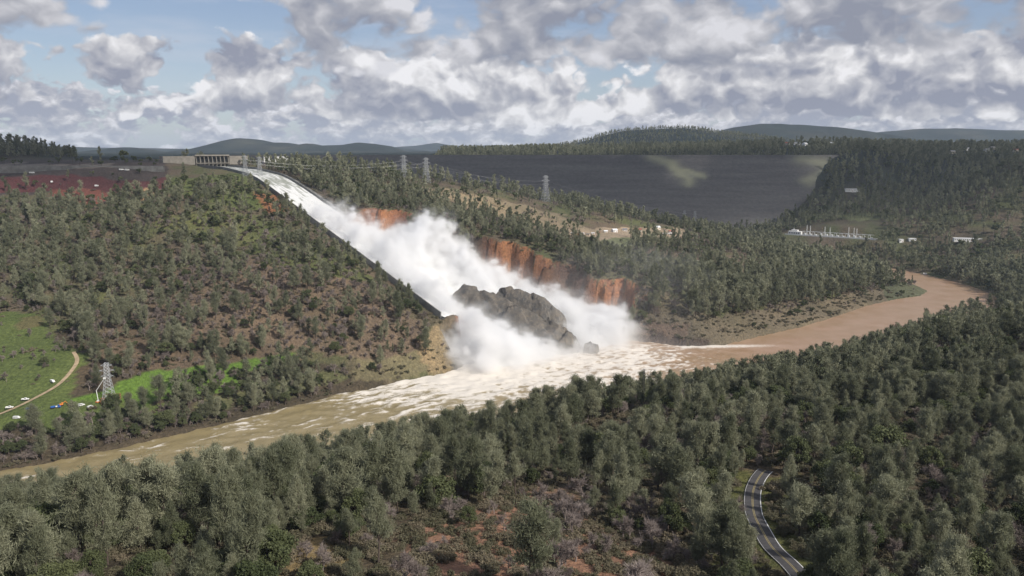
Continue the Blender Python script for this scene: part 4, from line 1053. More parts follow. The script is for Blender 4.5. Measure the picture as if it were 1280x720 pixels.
for k in range(26):
    x = 34 + k * (sl - 40) / 25; hh = 3.5 + (k * 7 % 5) * .7
    if k % 2: MB().box(x - 1.8, x + 1.8, -10, -6, -.2, hh).box(x - 2.2, x - 1.9, -9.6, -6.4, .5, hh * .8).build('transformer', M_white, sub)
    else:
        m = MB().bar((x - 2, -4, 0), (x - 2, -4, 7.5), .3).bar((x + 2.4, -4, 0), (x + 2.4, -4, 7.5), .3).box(x - 2.6, x + 3, -4.4, -3.6, 7.5, 8.2); m.build('bus_frame', M_white, sub)
for z_, y_ in ((7.0, 8), (8.0, 0)): MB().box(34, sl - 4, y_ - .3, y_ + .3, z_, z_ + .5).build('busbar', M_white, sub)
g = gp(1160, 343); r = empty('dock', (g[0], g[1], 1.0), -.4, 'small grey floating dock at the far bank of the calm river', 'dock')
MB().box(-12, 12, -2, 2, -.6, .3).build('platform', M_conc, r); MB().box(-8, -2, -1.6, 1.6, .304, 2.6).build('boat_shed', M_wall_w, r)

# ------------------------------------------------------------------ trees
def tri_leaves(cen, rad, n, L, w, rg, flat=.8):
    """n small leaf triangles filling an ellipsoid"""
    p = rg.normal(size=(n, 3)); p /= np.linalg.norm(p, axis=1)[:, None]; p *= (rg.random(n) ** .42)[:, None]
    p = np.array(cen) + p * np.array([rad, rad, rad * flat])
    u = rg.normal(size=(n, 3)); u /= np.linalg.norm(u, axis=1)[:, None]
    v = np.cross(u, rg.normal(size=(n, 3))); v /= np.linalg.norm(v, axis=1)[:, None] + 1e-9
    s = rg.uniform(.6, 1.3, n)[:, None]
    return np.stack([p - u * L * .5 * s - v * w * s, p - u * L * .5 * s + v * w * s, p + u * L * .6 * s], 1)
def tube(pts, rads, n=5):
    V = []; F = []
    for i, (p, r) in enumerate(zip(pts, rads)):
        d = (Vector(pts[min(i + 1, len(pts) - 1)]) - Vector(pts[max(i - 1, 0)])).normalized(); u = d.orthogonal().normalized(); w = d.cross(u)
        for k in range(n):
            a = 2 * math.pi * k / n; V.append(Vector(p) + (u * math.cos(a) + w * math.sin(a)) * r)
    for i in range(len(pts) - 1):
        for k in range(n):
            a = i * n + k; b_ = i * n + (k + 1) % n; F += [(a, b_, b_ + n), (a, b_ + n, a + n)]
    return np.array(V), np.array(F)
def join(parts):
    V = []; F = []; o = 0
    for v, f in parts: V.append(v); F.append(f + o); o += len(v)
    return np.concatenate(V), np.concatenate(F)
def from_tris(T):
    T = np.concatenate(T); return T.reshape(-1, 3), np.arange(len(T) * 3).reshape(-1, 3)
def gen_pine(seed, lod):
    """open grey pine: forked trunk, rising limbs, tufts of needles; unit height 1 = 15 m"""
    rg = np.random.default_rng(seed); H = 15.0
    conical = seed % 3 == 1; wide = rg.uniform(.85, 1.2)
    lean = rg.normal(size=2) * .6; tr = []
    zs = np.linspace(0, H * .93, 7); cur = np.cumsum(rg.normal(size=(7, 2)) * .22, 0); cur[0] = 0
    axis_ = [(cur[i, 0] + lean[0] * (z / H) ** 2, cur[i, 1] + lean[1] * (z / H) ** 2, z) for i, z in enumerate(zs)]
    tr.append(tube(axis_, [.3, .26, .22, .18, .13, .09, .04], 6 if lod == 0 else 4))
    nl = {0: 38, 1: 20, 2: 11}[lod]; lv = []
    nleaf = {0: 190, 1: 46, 2: 20}[lod]; L = {0: .8, 1: 1.15, 2: 1.8}[lod]; w = {0: .062, 1: .17, 2: .40}[lod]
    crown0 = rg.uniform(.10, .36); top_heavy = rg.uniform(.55, .85)
    def spray(a0, b0, n, r):                  # needles strewn along a limb, pointing outwards and up
        f = rg.random(n) ** .75; p = a0 + (b0 - a0) * (.25 + .8 * f)[:, None] + rg.normal(size=(n, 3)) * (r * (.45 + .6 * f))[:, None] * np.array([1, 1, .75])
        d = (b0 - a0) / (np.linalg.norm(b0 - a0) + 1e-6); u = d * .6 + np.array([0, 0, .5]) + rg.normal(size=(n, 3)) * .75; u /= np.linalg.norm(u, axis=1)[:, None]
        v = np.cross(u, rg.normal(size=(n, 3))); v /= np.linalg.norm(v, axis=1)[:, None] + 1e-9; s_ = rg.uniform(.6, 1.35, n)[:, None]
        lv.append(np.stack([p - u * L * .5 * s_ - v * w * s_, p - u * L * .5 * s_ + v * w * s_, p + u * L * .6 * s_], 1))
    for k in range(nl):
        f = crown0 + (1 - crown0) * ((k + rg.random()) / nl) ** .9
        z = f * H * .95; base_ = np.array([np.interp(z, zs, [a[j] for a in axis_]) for j in (0, 1)] + [z])
        g_ = (f - crown0) / (1 - crown0)
        prof = (1 - g_) ** .8 * 3.3 + .3 if conical else math.sin(math.pi * min(1, .18 + g_ * top_heavy)) ** .7 * 2.9
        prof *= wide * rg.uniform(.45, 1.25); a = rg.uniform(0, 2 * math.pi)
        tip = base_ + np.array([math.cos(a) * prof, math.sin(a) * prof, prof * rg.uniform(.15, .8)])
        if lod < 2: tr.append(tube([tuple(base_ - np.array([0, 0, .3])), tuple((base_ + tip) / 2 - np.array([0, 0, .12])), tuple(tip)], [.085, .055, .02], 4 if lod == 0 else 3))
        spray(base_, tip, int(nleaf * (.5 + .25 * prof)), .42 + .13 * prof)
    topp = np.array(axis_[-1]); spray(topp - np.array([0, 0, 1.6]), topp + np.array([0, 0, .9]), nleaf, .5)
    return join(tr), from_tris(lv)
def gen_oak(seed, lod):
    rg = np.random.default_rng(seed + 100); H = 9.0; tr = []
    tr.append(tube([(0, 0, 0), (.2, .1, 1.5), (.1, .2, 3.4)], [.36, .28, .2], 6 if lod == 0 else 4)); lv = []
    n = {0: 26, 1: 13, 2: 7}[lod]; nl = {0: 170, 1: 60, 2: 28}[lod]; L = {0: .42, 1: .85, 2: 1.5}[lod]; w = {0: .17, 1: .36, 2: .65}[lod]
    for k in range(n):
        a = rg.uniform(0, 2 * math.pi); e = rg.uniform(-.25, 1.0); rr = rg.uniform(1.9, 3.3)
        c_e = math.cos(e * 1.35)
        c = np.array([math.cos(a) * rr * c_e * 1.1, math.sin(a) * rr * c_e * 1.1, 4.6 + math.sin(e * 1.4) * rr * 1.05])
        if lod < 2: tr.append(tube([(.1, .2, 2.6), tuple(c * .55 + np.array([0, 0, 1.2])), tuple(c)], [.14, .08, .03], 3))
        lv.append(tri_leaves(c, rg.uniform(.9, 1.5), nl, L, w, rg, .8))
    return join(tr), from_tris(lv)
def gen_bare(seed, lod):
    rg = np.random.default_rng(seed + 200); tr = []; tw = []
    def grow(p, d, r, L, lev):
        q = p + d * L * .55 + rg.normal(size=3) * L * .05; e = p + d * L + rg.normal(size=3) * L * .08
        tr.append(tube([tuple(p), tuple(q), tuple(e)], [r, r * .8, r * .6], 4 if lev < 2 else 3))
        if lev >= (3 if lod == 0 else 2):
            m = {0: 44, 1: 46, 2: 22}[lod]; wd = {0: .04, 1: .085, 2: .2}[lod]
            b = p + (e - p) * rg.random((m, 1)); u = d * .7 + rg.normal(size=(m, 3)) * .6 + np.array([0, 0, .15]); u /= np.linalg.norm(u, axis=1)[:, None]
            v = np.cross(u, rg.normal(size=(m, 3))); v /= np.linalg.norm(v, axis=1)[:, None]; ln = rg.uniform(.6, 1.6, m)[:, None] * (1 if lod == 0 else 1.2)
            tw.append(np.stack([b - v * wd, b + v * wd, b + u * ln], 1)); return
        for k in range(3 if lev else 4):
            nd = d + rg.normal(size=3) * .55 + np.array([0, 0, .12]); nd /= np.linalg.norm(nd)
            grow(p + d * L * rg.uniform(.55, 1), nd, r * .55, L * rg.uniform(.62, .85), lev + 1)
    grow(np.zeros(3), np.array([.05, .05, 1.0]), .26, 2.6, 0)
    return join(tr), from_tris(tw)
def gen_brush(seed, lod):
    rg = np.random.default_rng(seed + 300); lv = []; n = {0: 9, 1: 6, 2: 4}[lod]; nl = {0: 130, 1: 50, 2: 24}[lod]; L = {0: .38, 1: .7, 2: 1.1}[lod]; w = {0: .12, 1: .26, 2: .45}[lod]
    for k in range(n):
        c = np.array([rg.normal() * .9, rg.normal() * .9, rg.uniform(.5, 1.6)]); lv.append(tri_leaves(c, rg.uniform(.7, 1.1), nl, L, w, rg, .8))
    return tube([(0, 0, 0), (0, 0, 1)], [.1, .05], 3), from_tris(lv)
GEN = {'pine': (gen_pine, M_pine, 6, 15.0), 'oak': (gen_oak, M_oak, 4, 8.5), 'bare': (gen_bare, M_twig, 4, 8.0), 'brush': (gen_brush, M_brush, 4, 2.6)}
LIB = {}                                     # species -> lod -> [(trunk mesh, crown mesh)]
POOLC = {}
for sp, (fn, mt, nvv, H) in GEN.items():
    LIB[sp] = []; coll = bpy.data.collections.new('source_' + sp); POOLC[sp] = coll
    for lod in (0, 1, 2):
        row = []
        for k in range(nvv):
            (tv, tf), (cv, cf) = fn(k + 1, lod)
            tm = mesh_np('trunk', tv, tf, True) if lod == 0 else None
            cm = mesh_np('crown', cv, cf) if lod == 0 else None
            if lod == 0: tm.materials.append(M_bark if sp != 'bare' else M_twig); cm.materials.append(mt)
            V_, F_ = join([(tv, tf), (cv, cf)]); bothm = mesh_np('%s_%d_%02d' % (sp, lod, k), V_, F_)
            bothm.materials.append(M_bark if sp != 'bare' else M_twig); bothm.materials.append(mt)
            bothm.polygons.foreach_set('material_index', np.concatenate([np.zeros(len(tf), np.int32), np.ones(len(cf), np.int32)]))
            so = bpy.data.objects.new('%s_%d_%02d' % (sp, lod, k), bothm); coll.objects.link(so)
            row.append((tm, cm))
        LIB[sp].append(row)

# where trees stand: jittered candidates thinned by a density map
def candidates(x0, x1, y0, y1, step, rg):
    xs = np.arange(x0, x1, step); ys = np.arange(y0, y1, step); X, Y = np.meshgrid(xs, ys)
    X = X + rg.uniform(-.5, .5, X.shape) * step; Y = Y + rg.uniform(-.5, .5, Y.shape) * step
    return X.ravel(), Y.ravel()
rgt = np.random.default_rng(21)
bx_, by_, bs_ = [], [], []
for (x0, x1, y0, y1, s) in ((-330, 620, 165, 760, 5.0), (-760, 900, 520, 1450, 6.5), (-1350, 1700, 1450, 3100, 11.0), (-1500, 3600, 3100, 5200, 16.0)):
    a, b_ = candidates(x0, x1, y0, y1, s, rgt)
    if s == 6.5: k = ~((a > -330) & (a < 620) & (b_ < 760))
    else: k = np.ones(a.shape, bool)
    bx_.append(a[k]); by_.append(b_[k]); bs_.append(np.full(k.sum(), s))
TX = np.concatenate(bx_); TY = np.concatenate(by_); TS = np.concatenate(bs_)
vis = (np.abs(TX) < TY * .72 + 60); TX, TY, TS = TX[vis], TY[vis], TS[vis]
TZ = height(TX, TY)
tpx, tpy = proj(TX, TY, TZ)
wob = fbm2(TX / 45, TY / 45, 4); wob2 = fbm2(TX / 45 + 31, TY / 45 - 8, 4)
qx = tpx + wob * np.clip(9000 / TY, 5, 24); qy = tpy + wob2 * np.clip(5000 / TY, 3, 14)
rv = segdist(TX, TY, RIV, True); rin = inpoly(TX, TY, RIV)
NEARSIDE = (TY < 760) & (TY < np.interp(TX, [P(a, b_, 0)[0] for a, b_ in RIV_PX[34:]][::-1], [P(a, b_, 0)[1] for a, b_ in RIV_PX[34:]][::-1]) + 5)
den = np.full(TX.shape, .62); w_p = np.full(TX.shape, .44); w_o = np.full(TX.shape, .14); w_b = np.full(TX.shape, .42)
def setreg(poly, d, p=None, o=None, b_=None, mask=None):
    m = inpoly(qx, qy, poly)
    if mask is not None: m &= mask
    den[m] = d
    if p is not None: w_p[m], w_o[m], w_b[m] = p, o, b_
OFF = ~NEARSIDE
den[~NEARSIDE] *= .8; den[NEARSIDE] = .37; w_p[NEARSIDE], w_o[NEARSIDE], w_b[NEARSIDE] = .50, .15, .35
N_ = NEARSIDE
setreg([(460, 800), (490, 680), (540, 640), (620, 612), (710, 618), (770, 655), (860, 690), (900, 800)], .16, .28, .06, .66, N_)
setreg([(300, 790), (330, 690), (385, 672), (445, 690), (440, 790)], .10, .3, .4, .3, N_)
setreg([(-300, 640), (300, 640), (420, 620), (470, 660), (330, 680), (320, 800), (-300, 800)], .5, .46, .30, .24, N_)
setreg([(450, 600), (640, 590), (620, 625), (540, 660), (470, 660)], .5, .45, .12, .43, N_)
setreg([(880, 395), (1400, 300), (1400, 520), (1000, 520), (880, 520)], .52, .68, .17, .15, N_)
# left bank
setreg([(-300, 196), (220, 200), (215, 238), (110, 254), (-300, 252)], .03, .3, .5, .2, OFF)
setreg([(215, 214), (300, 214), (360, 262), (300, 262), (200, 246)], .22, .3, .5, .2, OFF)
setreg([(190, 255), (340, 262), (400, 300), (330, 315), (190, 305)], .40, .35, .2, .45, OFF)
setreg([(230, 340), (330, 320), (430, 345), (520, 400), (530, 440), (450, 446), (330, 428), (200, 418), (150, 395)], .75, .25, .03, .72, OFF)
setreg([(-300, 388), (40, 392), (75, 425), (112, 445), (110, 470), (80, 495), (40, 505), (-300, 530)], .075, .15, .05, .8, OFF)
setreg([(55, 470), (125, 490), (125, 526), (60, 528), (-40, 535), (-40, 495)], .03, .1, .1, .8, OFF)
setreg([(85, 500), (200, 460), (380, 438), (440, 450), (300, 480), (200, 508), (140, 522)], .06, .2, .2, .6, OFF)
setreg([(40, 430), (100, 420), (80, 470), (40, 480)], .14, .1, .1, .8, OFF)
setreg([(-300, 530), (60, 530), (140, 525), (230, 520), (250, 535), (100, 572), (-300, 610)], .9, .2, .2, .6, OFF)
setreg([(210, 480), (400, 450), (450, 470), (300, 525), (220, 520)], .5, .35, .25, .4, OFF)
setreg([(440, 450), (520, 440), (565, 455), (520, 480), (430, 490)], .16, .1, .3, .6, OFF)
setreg([(535, 400), (562, 396), (570, 470), (535, 470)], .06, 0, .3, .7, OFF)
# right of the chute
setreg([(330, 200), (480, 205), (530, 232), (540, 262), (440, 258), (360, 225)], .55, .5, .3, .2, OFF)
setreg([(525, 230), (700, 262), (745, 288), (700, 300), (600, 265), (540, 256)], .14, .2, .4, .4, OFF)
setreg([(695, 280), (860, 280), (860, 298), (790, 300), (780, 322), (725, 318), (700, 298)], .035, .3, .4, .3, OFF)
setreg([(600, 296), (720, 300), (800, 325), (850, 350), (830, 375), (700, 335), (610, 315)], .75, .45, .3, .25, OFF)
setreg([(835, 322), (925, 318), (950, 345), (900, 352), (850, 345)], .10, .8, .2, .0, OFF)
setreg([(845, 345), (960, 345), (1000, 320), (1100, 335), (1095, 360), (1000, 380), (930, 395), (860, 395)], .75, .85, .13, .02, OFF)
setreg([(800, 398), (900, 400), (1000, 385), (1100, 362), (1170, 355), (1170, 372), (1000, 415), (900, 438), (790, 436)], .05, .2, .5, .3, OFF)
setreg([(960, 300), (1300, 300), (1300, 400), (1235, 370), (1150, 340), (1070, 326), (960, 325)], .85, .65, .3, .05, OFF)
setreg([(975, 284), (1110, 286), (1110, 304), (975, 300)], .03, .5, .5, 0, OFF)
FARM = TY > 1650
den[FARM] = .80; w_p[FARM], w_o[FARM], w_b[FARM] = .72, .25, .03
setreg([(970, 170), (1050, 172), (1050, 186), (970, 186)], .3, .6, .4, 0, FARM)
setreg([(-300, 180), (230, 180), (230, 216), (-300, 216)], .0, 1, 0, 0, FARM & (TY < 1850))
den[FARM & (TX < -250) & (TY < 3100)] = 0
den[(TX < -1050) & (TY > 1850) & (TY < 2300) & (TZ > 209)] = .95
den[(TY > 3100) & (TZ < 225)] = 0
ok = ~rin & (rv > 3)
s_, t_ = st(TX, TY)
ok &= ~((s_ > -200) & (s_ < 700) & (t_ > np.where(s_ > 150, -15, -6)) & (t_ < CW + 10))
ok &= ~((s_ > 290) & (s_ < 900) & (t_ > 10) & (t_ < np.interp(s_, GUL_S, GUL_T) + 14 + wob * 30 - 48 * (1 - scar_(s_))))
ok &= segdist(TX, TY, ROAD) > 7.5; ok &= segdist(TX, TY, TRACK) > 4.5
ok &= ~((TX > -800) & (TX < 990) & (TY < DAM_Y + 80) & (dam_face(np.minimum(TY, DAM_Y)) > TZ - 6) & (TY > 1780))
for (tx, ty, tz, hh) in TW: ok &= np.hypot(TX - tx, TY - ty) > 9
for o in list(COL.objects):
    if o.parent is None and o.get('category') in ('van', 'truck', 'pickup truck', 'excavator', 'boom lift', 'house', 'shed', 'container', 'trailer', 'building', 'warehouse', 'hut', 'gate structure'):
        ok &= np.hypot(TX - o.location.x, TY - o.location.y) > (30 if o['category'] in ('gate structure', 'warehouse', 'building') else 13)
        if o['category'] not in ('gate structure',) and o.location.y > 1000:     # keep a small clearing in front
            ok &= ~((np.abs(TX - o.location.x - (o.location.x / o.location.y) * (TY - o.location.y)) < 9) & (TY < o.location.y) & (TY > o.location.y - 45))
ok &= ~((np.abs(TX - sub.location.x - 95) < 110) & (np.abs(TY - sub.location.y) < 30)); ok &= ~((TX > sub.location.x - 8) & (TX < sub.location.x + sl + 8) & (TY > sub.location.y - 75) & (TY < sub.location.y))
topx, topy = proj(TX, TY, TZ + 15)
ok &= ~((topx > 978) & (topx < 1102) & (topy < 301) & (TY < sub.location.y) & (TY > 1200))
ok &= ~((topx > 196) & (topx < 300) & (topy < 214) & (TY < gy0) & (TY > 1050))
rpx, rpy = proj(ROAD[:, 0], ROAD[:, 1], ROAD[:, 2])
rl = [(x, y) for x, y in zip(rpx, rpy) if 596 < y < 712]
mid = np.stack(proj(TX, TY, TZ + 7), -1)
for o in list(COL.objects):
    if o.parent is None and o.get('category') in ('house', 'building', 'warehouse', 'shed', 'hut', 'container', 'trailer') and o.location.y > 1000:
        hx, hy = proj(np.array([o.location.x]), np.array([o.location.y]), np.array([o.location.z + 1.5])); hw_ = 22 if o['category'] == 'warehouse' else 12 if o['category'] == 'building' else 4.5
        ok &= ~((np.abs(topx - hx[0]) < hw_) & (topy < hy[0]) & (TY < o.location.y) & (TY > o.location.y - 170))
for (tx, ty, tz, hh) in TW[1:]:
    hx, hy = proj(np.array([tx]), np.array([ty]), np.array([tz])); ok &= ~((np.abs(topx - hx[0]) < 9) & (topy < hy[0] - 6) & (TY < ty) & (TY > ty - 260))
for f_ in (2, 7, 12): 
    cx_, cy_ = proj(TX, TY, TZ + f_); ok &= ~((TY < 330) & (segdist(cx_, cy_, rl) < 12 - f_ * .3))
cl = fbm2(TX / 38 + 4, TY / 38, 3)
pick = rgt.random(TX.shape) < np.clip(den * (1 + 1.1 * cl * (den < .75)), 0, 1)
k = ok & pick
TX, TY, TZ, TS, tpx, tpy, w_p, w_o, w_b, NS = TX[k], TY[k], TZ[k], TS[k], tpx[k], tpy[k], w_p[k], w_o[k], w_b[k], NEARSIDE[k]
# neighbouring trees tend to be of one kind
rr = np.clip(rgt.random(len(TX)) * .75 + .25 * (.5 + 1.0 * fbm2(TX / 30 + 77, TY / 30, 2)), 0, .999) * (w_p + w_o + w_b)
spc = np.where(rr < w_p, 0, np.where(rr < w_p + w_o, 1, 2))
SPN = ['pine', 'oak', 'bare', 'brush']
hgt = np.where(spc == 0, rgt.gamma(6, 1 / 6, len(TX)) * 16.5, np.where(spc == 1, rgt.gamma(10, .1, len(TX)) * 8.6, rgt.gamma(9, 1 / 9, len(TX)) * 7.6))
hgt = np.clip(hgt, 3.5, 25); hgt *= np.where(TY > 3100, .9, np.where(TY > 1450, 1.2, 1)); hgt *= np.where(~NS & (TY < 1450) & (spc == 0), 1.15, 1)
pen = inpoly(tpx, tpy, [(835, 330), (960, 330), (1000, 318), (1110, 330), (1100, 365), (930, 400), (850, 400)]) & ~NS & (TY < 1450)
hgt *= np.where(pen & (spc == 0), 1.25, 1)
hgt *= np.where(NS & (TX > 60) & (spc == 0), .9, 1)
wid = rgt.uniform(.75, 1.2, len(TX)) * np.where(spc == 0, .82, 1.0)
rot = rgt.uniform(0, 2 * math.pi, len(TX))
var = np.array([rgt.integers(0, GEN[SPN[s]][2]) for s in spc])
# who shows largest: splat crowns from near to far into a coarse cover map
cov = np.zeros((180, 320)); app = np.zeros(len(TX))
order = np.argsort(TY)
mx, my = proj(TX, TY, TZ + hgt * .6)
for i in order:
    if TY[i] > 1000: break
    ph = hgt[i] / TY[i] * 1000 / 4; pw = ph * (.30 if spc[i] == 0 else .5)
    x0, x1 = int(mx[i] / 4 - pw), int(mx[i] / 4 + pw) + 1; y0, y1 = int(my[i] / 4 - ph * .45), int(my[i] / 4 + ph * .45) + 1
    x0c, x1c, y0c, y1c = max(x0, 0), min(x1, 320), max(y0, 0), min(y1, 180)
    if x1c <= x0c or y1c <= y0c: continue
    blk = cov[y0c:y1c, x0c:x1c]; app[i] = (blk < .8).sum(); blk += .45
NMAX = {0: 300, 1: 150, 2: 150}
single = np.zeros(len(TX), bool)
for s in range(3):
    c = np.where(spc == s)[0]; c = c[np.argsort(-app[c])][:NMAX[s]]; c = c[app[c] >= 6]; single[c] = True
names = ['pine_tree', 'oak_tree', 'bare_tree']
desc = ['grey-green pine', 'dark green oak', 'leafless brown oak']
grp = ['nearest pines', 'nearest evergreen oaks', 'nearest leafless oaks']
# words for a tree's place: what lies straight above it in the picture, and how far down it stands
MARK = [(0, 'at the left edge'), (35, 'below the white pickup'), (70, 'below the blue truck'), (105, 'below the two white vans'), (137, 'below the field pylon'), (185, 'right of the field pylon'), (225, 'below the weir end'), (262, 'below the gate structure'),
        (307, 'below the chute pylons'), (350, 'below the chute bend'), (395, 'below the middle chute'), (440, 'below the chute break'), (500, 'below the first orange cliff'), (545, 'below the chute end'), (600, 'below the white burst'), (640, 'below the rock ridges'), (682, 'below the lone pylon'),
        (740, 'below the boulder'), (768, 'below the white house'), (804, 'below the mast'), (850, 'below the headland'), (900, 'left of the road'), (945, 'at the road'), (1000, 'right of the road'), (1040, 'below the substation'),
        (1090, 'below the substation end'), (1140, 'below the spit'), (1180, 'below the dock'), (1213, 'below the warehouse'), (1245, 'below the river bend'), (1280, 'at the right edge')]
mxs = np.array([m[0] for m in MARK])
ROWS = [(690, 'at the bottom edge'), (660, 'just above the bottom edge'), (630, 'low on the near slope'), (600, 'in the lower middle slope'), (570, 'in the upper middle slope'), (540, 'high on the near slope'), (510, 'near the slope crest'), (0, 'on the slope crest')]
cells = {}
for i in np.where(single)[0]:
    tall = 'tall' if hgt[i] > (15 if spc[i] == 0 else 8.5) else ('small' if hgt[i] < (11 if spc[i] == 0 else 6.2) else 'medium')
    row = next(w for y, w in ROWS if my[i] >= y) if NS[i] else ('by the far riverbank' if my[i] > 505 else 'low on the far bank' if my[i] > 470 else 'midway up the far bank' if my[i] > 430 else 'high on the far bank')
    cells.setdefault('%s %s %s, %s' % (tall, desc[spc[i]], row, MARK[int(np.abs(mxs - mx[i]).argmin())][1]), []).append(i)
tree_label = {}
ORD = ['left one', 'second one', 'third one', 'fourth one', 'fifth one', 'sixth one', 'seventh one', 'eighth one', 'ninth one', 'tenth one', 'eleventh one', 'twelfth one']
for key, ii in cells.items():
    ii = sorted(ii, key=lambda j: mx[j])
    for q_, j in enumerate(ii): tree_label[j] = key if len(ii) == 1 else key + ', ' + ('right one' if q_ == len(ii) - 1 else ORD[min(q_, 11)])
for i in np.where(single)[0]:
    sp = SPN[spc[i]]; H = GEN[sp][3]
    sc = hgt[i] / H
    key = tree_label[i]
    r = empty(names[spc[i]], (TX[i], TY[i], TZ[i] - .25), rot[i], key, 'tree', grp[spc[i]])
    r.scale = (sc * wid[i], sc * wid[i], sc)
    tm, cm = LIB[sp][0][var[i]]
    link('trunk', tm, r); link('crown', cm, r)
def scatter(name, sp, X, Y, Z, sc, wd, rt, vr, label, cat):
    lod = np.where(Y < 480, 0, np.where(Y < 1250, 1, 2)); nvv = GEN[sp][2]
    m = bpy.data.meshes.new(name); m.vertices.add(len(X)); m.vertices.foreach_set('co', np.stack([X, Y, Z - .25], -1).astype(np.float32).ravel())
    a = m.attributes.new('grow', 'FLOAT_VECTOR', 'POINT'); a.data.foreach_set('vector', np.stack([sc * wd, sc * wd, sc], -1).astype(np.float32).ravel())
    a = m.attributes.new('turn', 'FLOAT_VECTOR', 'POINT'); a.data.foreach_set('vector', np.stack([X * 0, X * 0, rt], -1).astype(np.float32).ravel())
    a = m.attributes.new('pick', 'INT', 'POINT'); a.data.foreach_set('value', (lod * nvv + vr).astype(np.int32))
    o = link(name, m)
    ng = bpy.data.node_groups.new(name + '_scatter', 'GeometryNodeTree'); G = NT(ng)
    ng.interface.new_socket('Geometry', in_out='INPUT', socket_type='NodeSocketGeometry'); ng.interface.new_socket('Geometry', in_out='OUTPUT', socket_type='NodeSocketGeometry')
    gi = G.node('NodeGroupInput'); go = G.node('NodeGroupOutput')
    ci = G.node('GeometryNodeCollectionInfo'); ci.inputs['Collection'].default_value = POOLC[sp]; ci.inputs['Separate Children'].default_value = True; ci.inputs['Reset Children'].default_value = True
    ip = G.node('GeometryNodeInstanceOnPoints'); ip.inputs['Pick Instance'].default_value = True
    def na(nm, ty): n = G.node('GeometryNodeInputNamedAttribute', data_type=ty); n.inputs[0].default_value = nm; return n.outputs[0]
    G.l.new(gi.outputs[0], ip.inputs['Points']); G.l.new(ci.outputs[0], ip.inputs['Instance'])
    G.l.new(na('pick', 'INT'), ip.inputs['Instance Index']); G.l.new(na('turn', 'FLOAT_VECTOR'), ip.inputs['Rotation']); G.l.new(na('grow', 'FLOAT_VECTOR'), ip.inputs['Scale'])
    G.l.new(ip.outputs[0], go.inputs[0])
    o.modifiers.new('scatter', 'NODES').node_group = ng
    return tag(o, label, cat, None, 'stuff')
for s, nm, lab in ((0, 'pine_forest', 'mass of grey-green pines covering the slopes behind the nearest trees'), (1, 'oak_woodland', 'mass of dark green oaks scattered through the wooded slopes'), (2, 'bare_woodland', 'mass of leafless brown oaks and scrub on the slopes')):
    j = np.where((spc == s) & ~single)[0]
    scatter(nm, SPN[s], TX[j], TY[j], TZ[j], hgt[j] / GEN[SPN[s]][3], wid[j], rot[j], var[j], lab, 'forest')
# low brush between the trees
ux, uy = [], []
for (x0, x1, y0, y1, s, pr) in ((-330, 620, 165, 560, 3.6, .55), (-760, 760, 520, 1250, 6.0, .42)):
    a, b_ = candidates(x0, x1, y0, y1, s, rgt); kk = rgt.random(a.shape) < pr * (1 + 1.2 * fbm2(a / 30, b_ / 30, 3)); ux.append(a[kk]); uy.append(b_[kk])
UX = np.concatenate(ux); UY = np.concatenate(uy); kk = np.abs(UX) < UY * .72 + 40; UX, UY = UX[kk], UY[kk]
UZ = height(UX, UY); upx, upy = proj(UX, UY, UZ); s_, t_ = st(UX, UY)
okb = ~inpoly(UX, UY, RIV) & (segdist(UX, UY, RIV, True) > 1.5) & (segdist(UX, UY, ROAD) > 6) & (segdist(UX, UY, TRACK) > 3.2)
okb &= ~((s_ > -200) & (s_ < 700) & (t_ > -4) & (t_ < CW + 9)) & ~((s_ > 290) & (s_ < 900) & (t_ > 8) & (t_ < np.interp(s_, GUL_S, GUL_T) + 4))
open_ = inpoly(upx, upy, [(-300, 388), (40, 392), (110, 440), (200, 462), (380, 438), (440, 452), (300, 482), (150, 522), (60, 530), (-300, 540)]) | inpoly(upx, upy, [(200, 200), (360, 262), (300, 262), (-300, 262), (-300, 200)])
okb &= ~(open_ & (rgt.random(UX.shape) > .06))
for (tx, ty, tz, hh) in TW: okb &= np.hypot(UX - tx, UY - ty) > 8
UX, UY, UZ = UX[okb], UY[okb], UZ[okb]; nU = len(UX)
scatter('undergrowth', 'brush', UX, UY, UZ, rgt.uniform(.5, 1.3, nU), rgt.uniform(.9, 1.6, nU), rgt.uniform(0, 6.28, nU), rgt.integers(0, 4, nU), 'low brown and olive brush filling the gaps between trees', 'undergrowth')

# ------------------------------------------------------------------ unseen cloud sheet added above the frame, shaped to shade dam, plateau and hills
CH = 1500.0
cxs = np.arange(-2600, 5200, 30.); cys = np.arange(-2600, 4600, 30.)
CX, CY = np.meshgrid(cxs, cys)
kx = (CH - 190) / SUN_DIR.z
SX = CX - SUN_DIR.x * kx; SY = CY - SUN_DIR.y * kx             # where the cloud's shadow falls at the height of the plateau
def gau(x0, y0, rx_, ry_): return np.exp(-((SX - x0) / rx_) ** 2 - ((SY - y0) / ry_) ** 2)
shade = 1.2 * gau(150, 2110, 800, 330) + .42 * gau(1350, 2150, 700, 620) + .8 * gau(-1000, 1500, 480, 430) + .9 * gau(-1300, 2050, 450, 300) + .40 * gau(600, 430, 330, 260)  # hand-laid map of ground shade that sets the cloud's cover
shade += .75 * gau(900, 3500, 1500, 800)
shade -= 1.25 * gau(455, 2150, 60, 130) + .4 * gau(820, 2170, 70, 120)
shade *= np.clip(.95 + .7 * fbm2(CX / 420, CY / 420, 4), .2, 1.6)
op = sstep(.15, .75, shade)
op *= sstep(-2600, -2200, CX) * (1 - sstep(4700, 5140, CX)) * sstep(-2200, -1800, CY) * (1 - sstep(4200, 4560, CY))
kc = op > .004
elev = (CH - CAMZ) / np.maximum(np.hypot(CX, CY), 1); kc &= ~((CY > 0) & (elev < .33) & (np.abs(CX) < CY * 1.2))
kc = kc | False
thick = 90 * op * (1 + .6 * fbm2(CX / 300, CY / 300, 4))
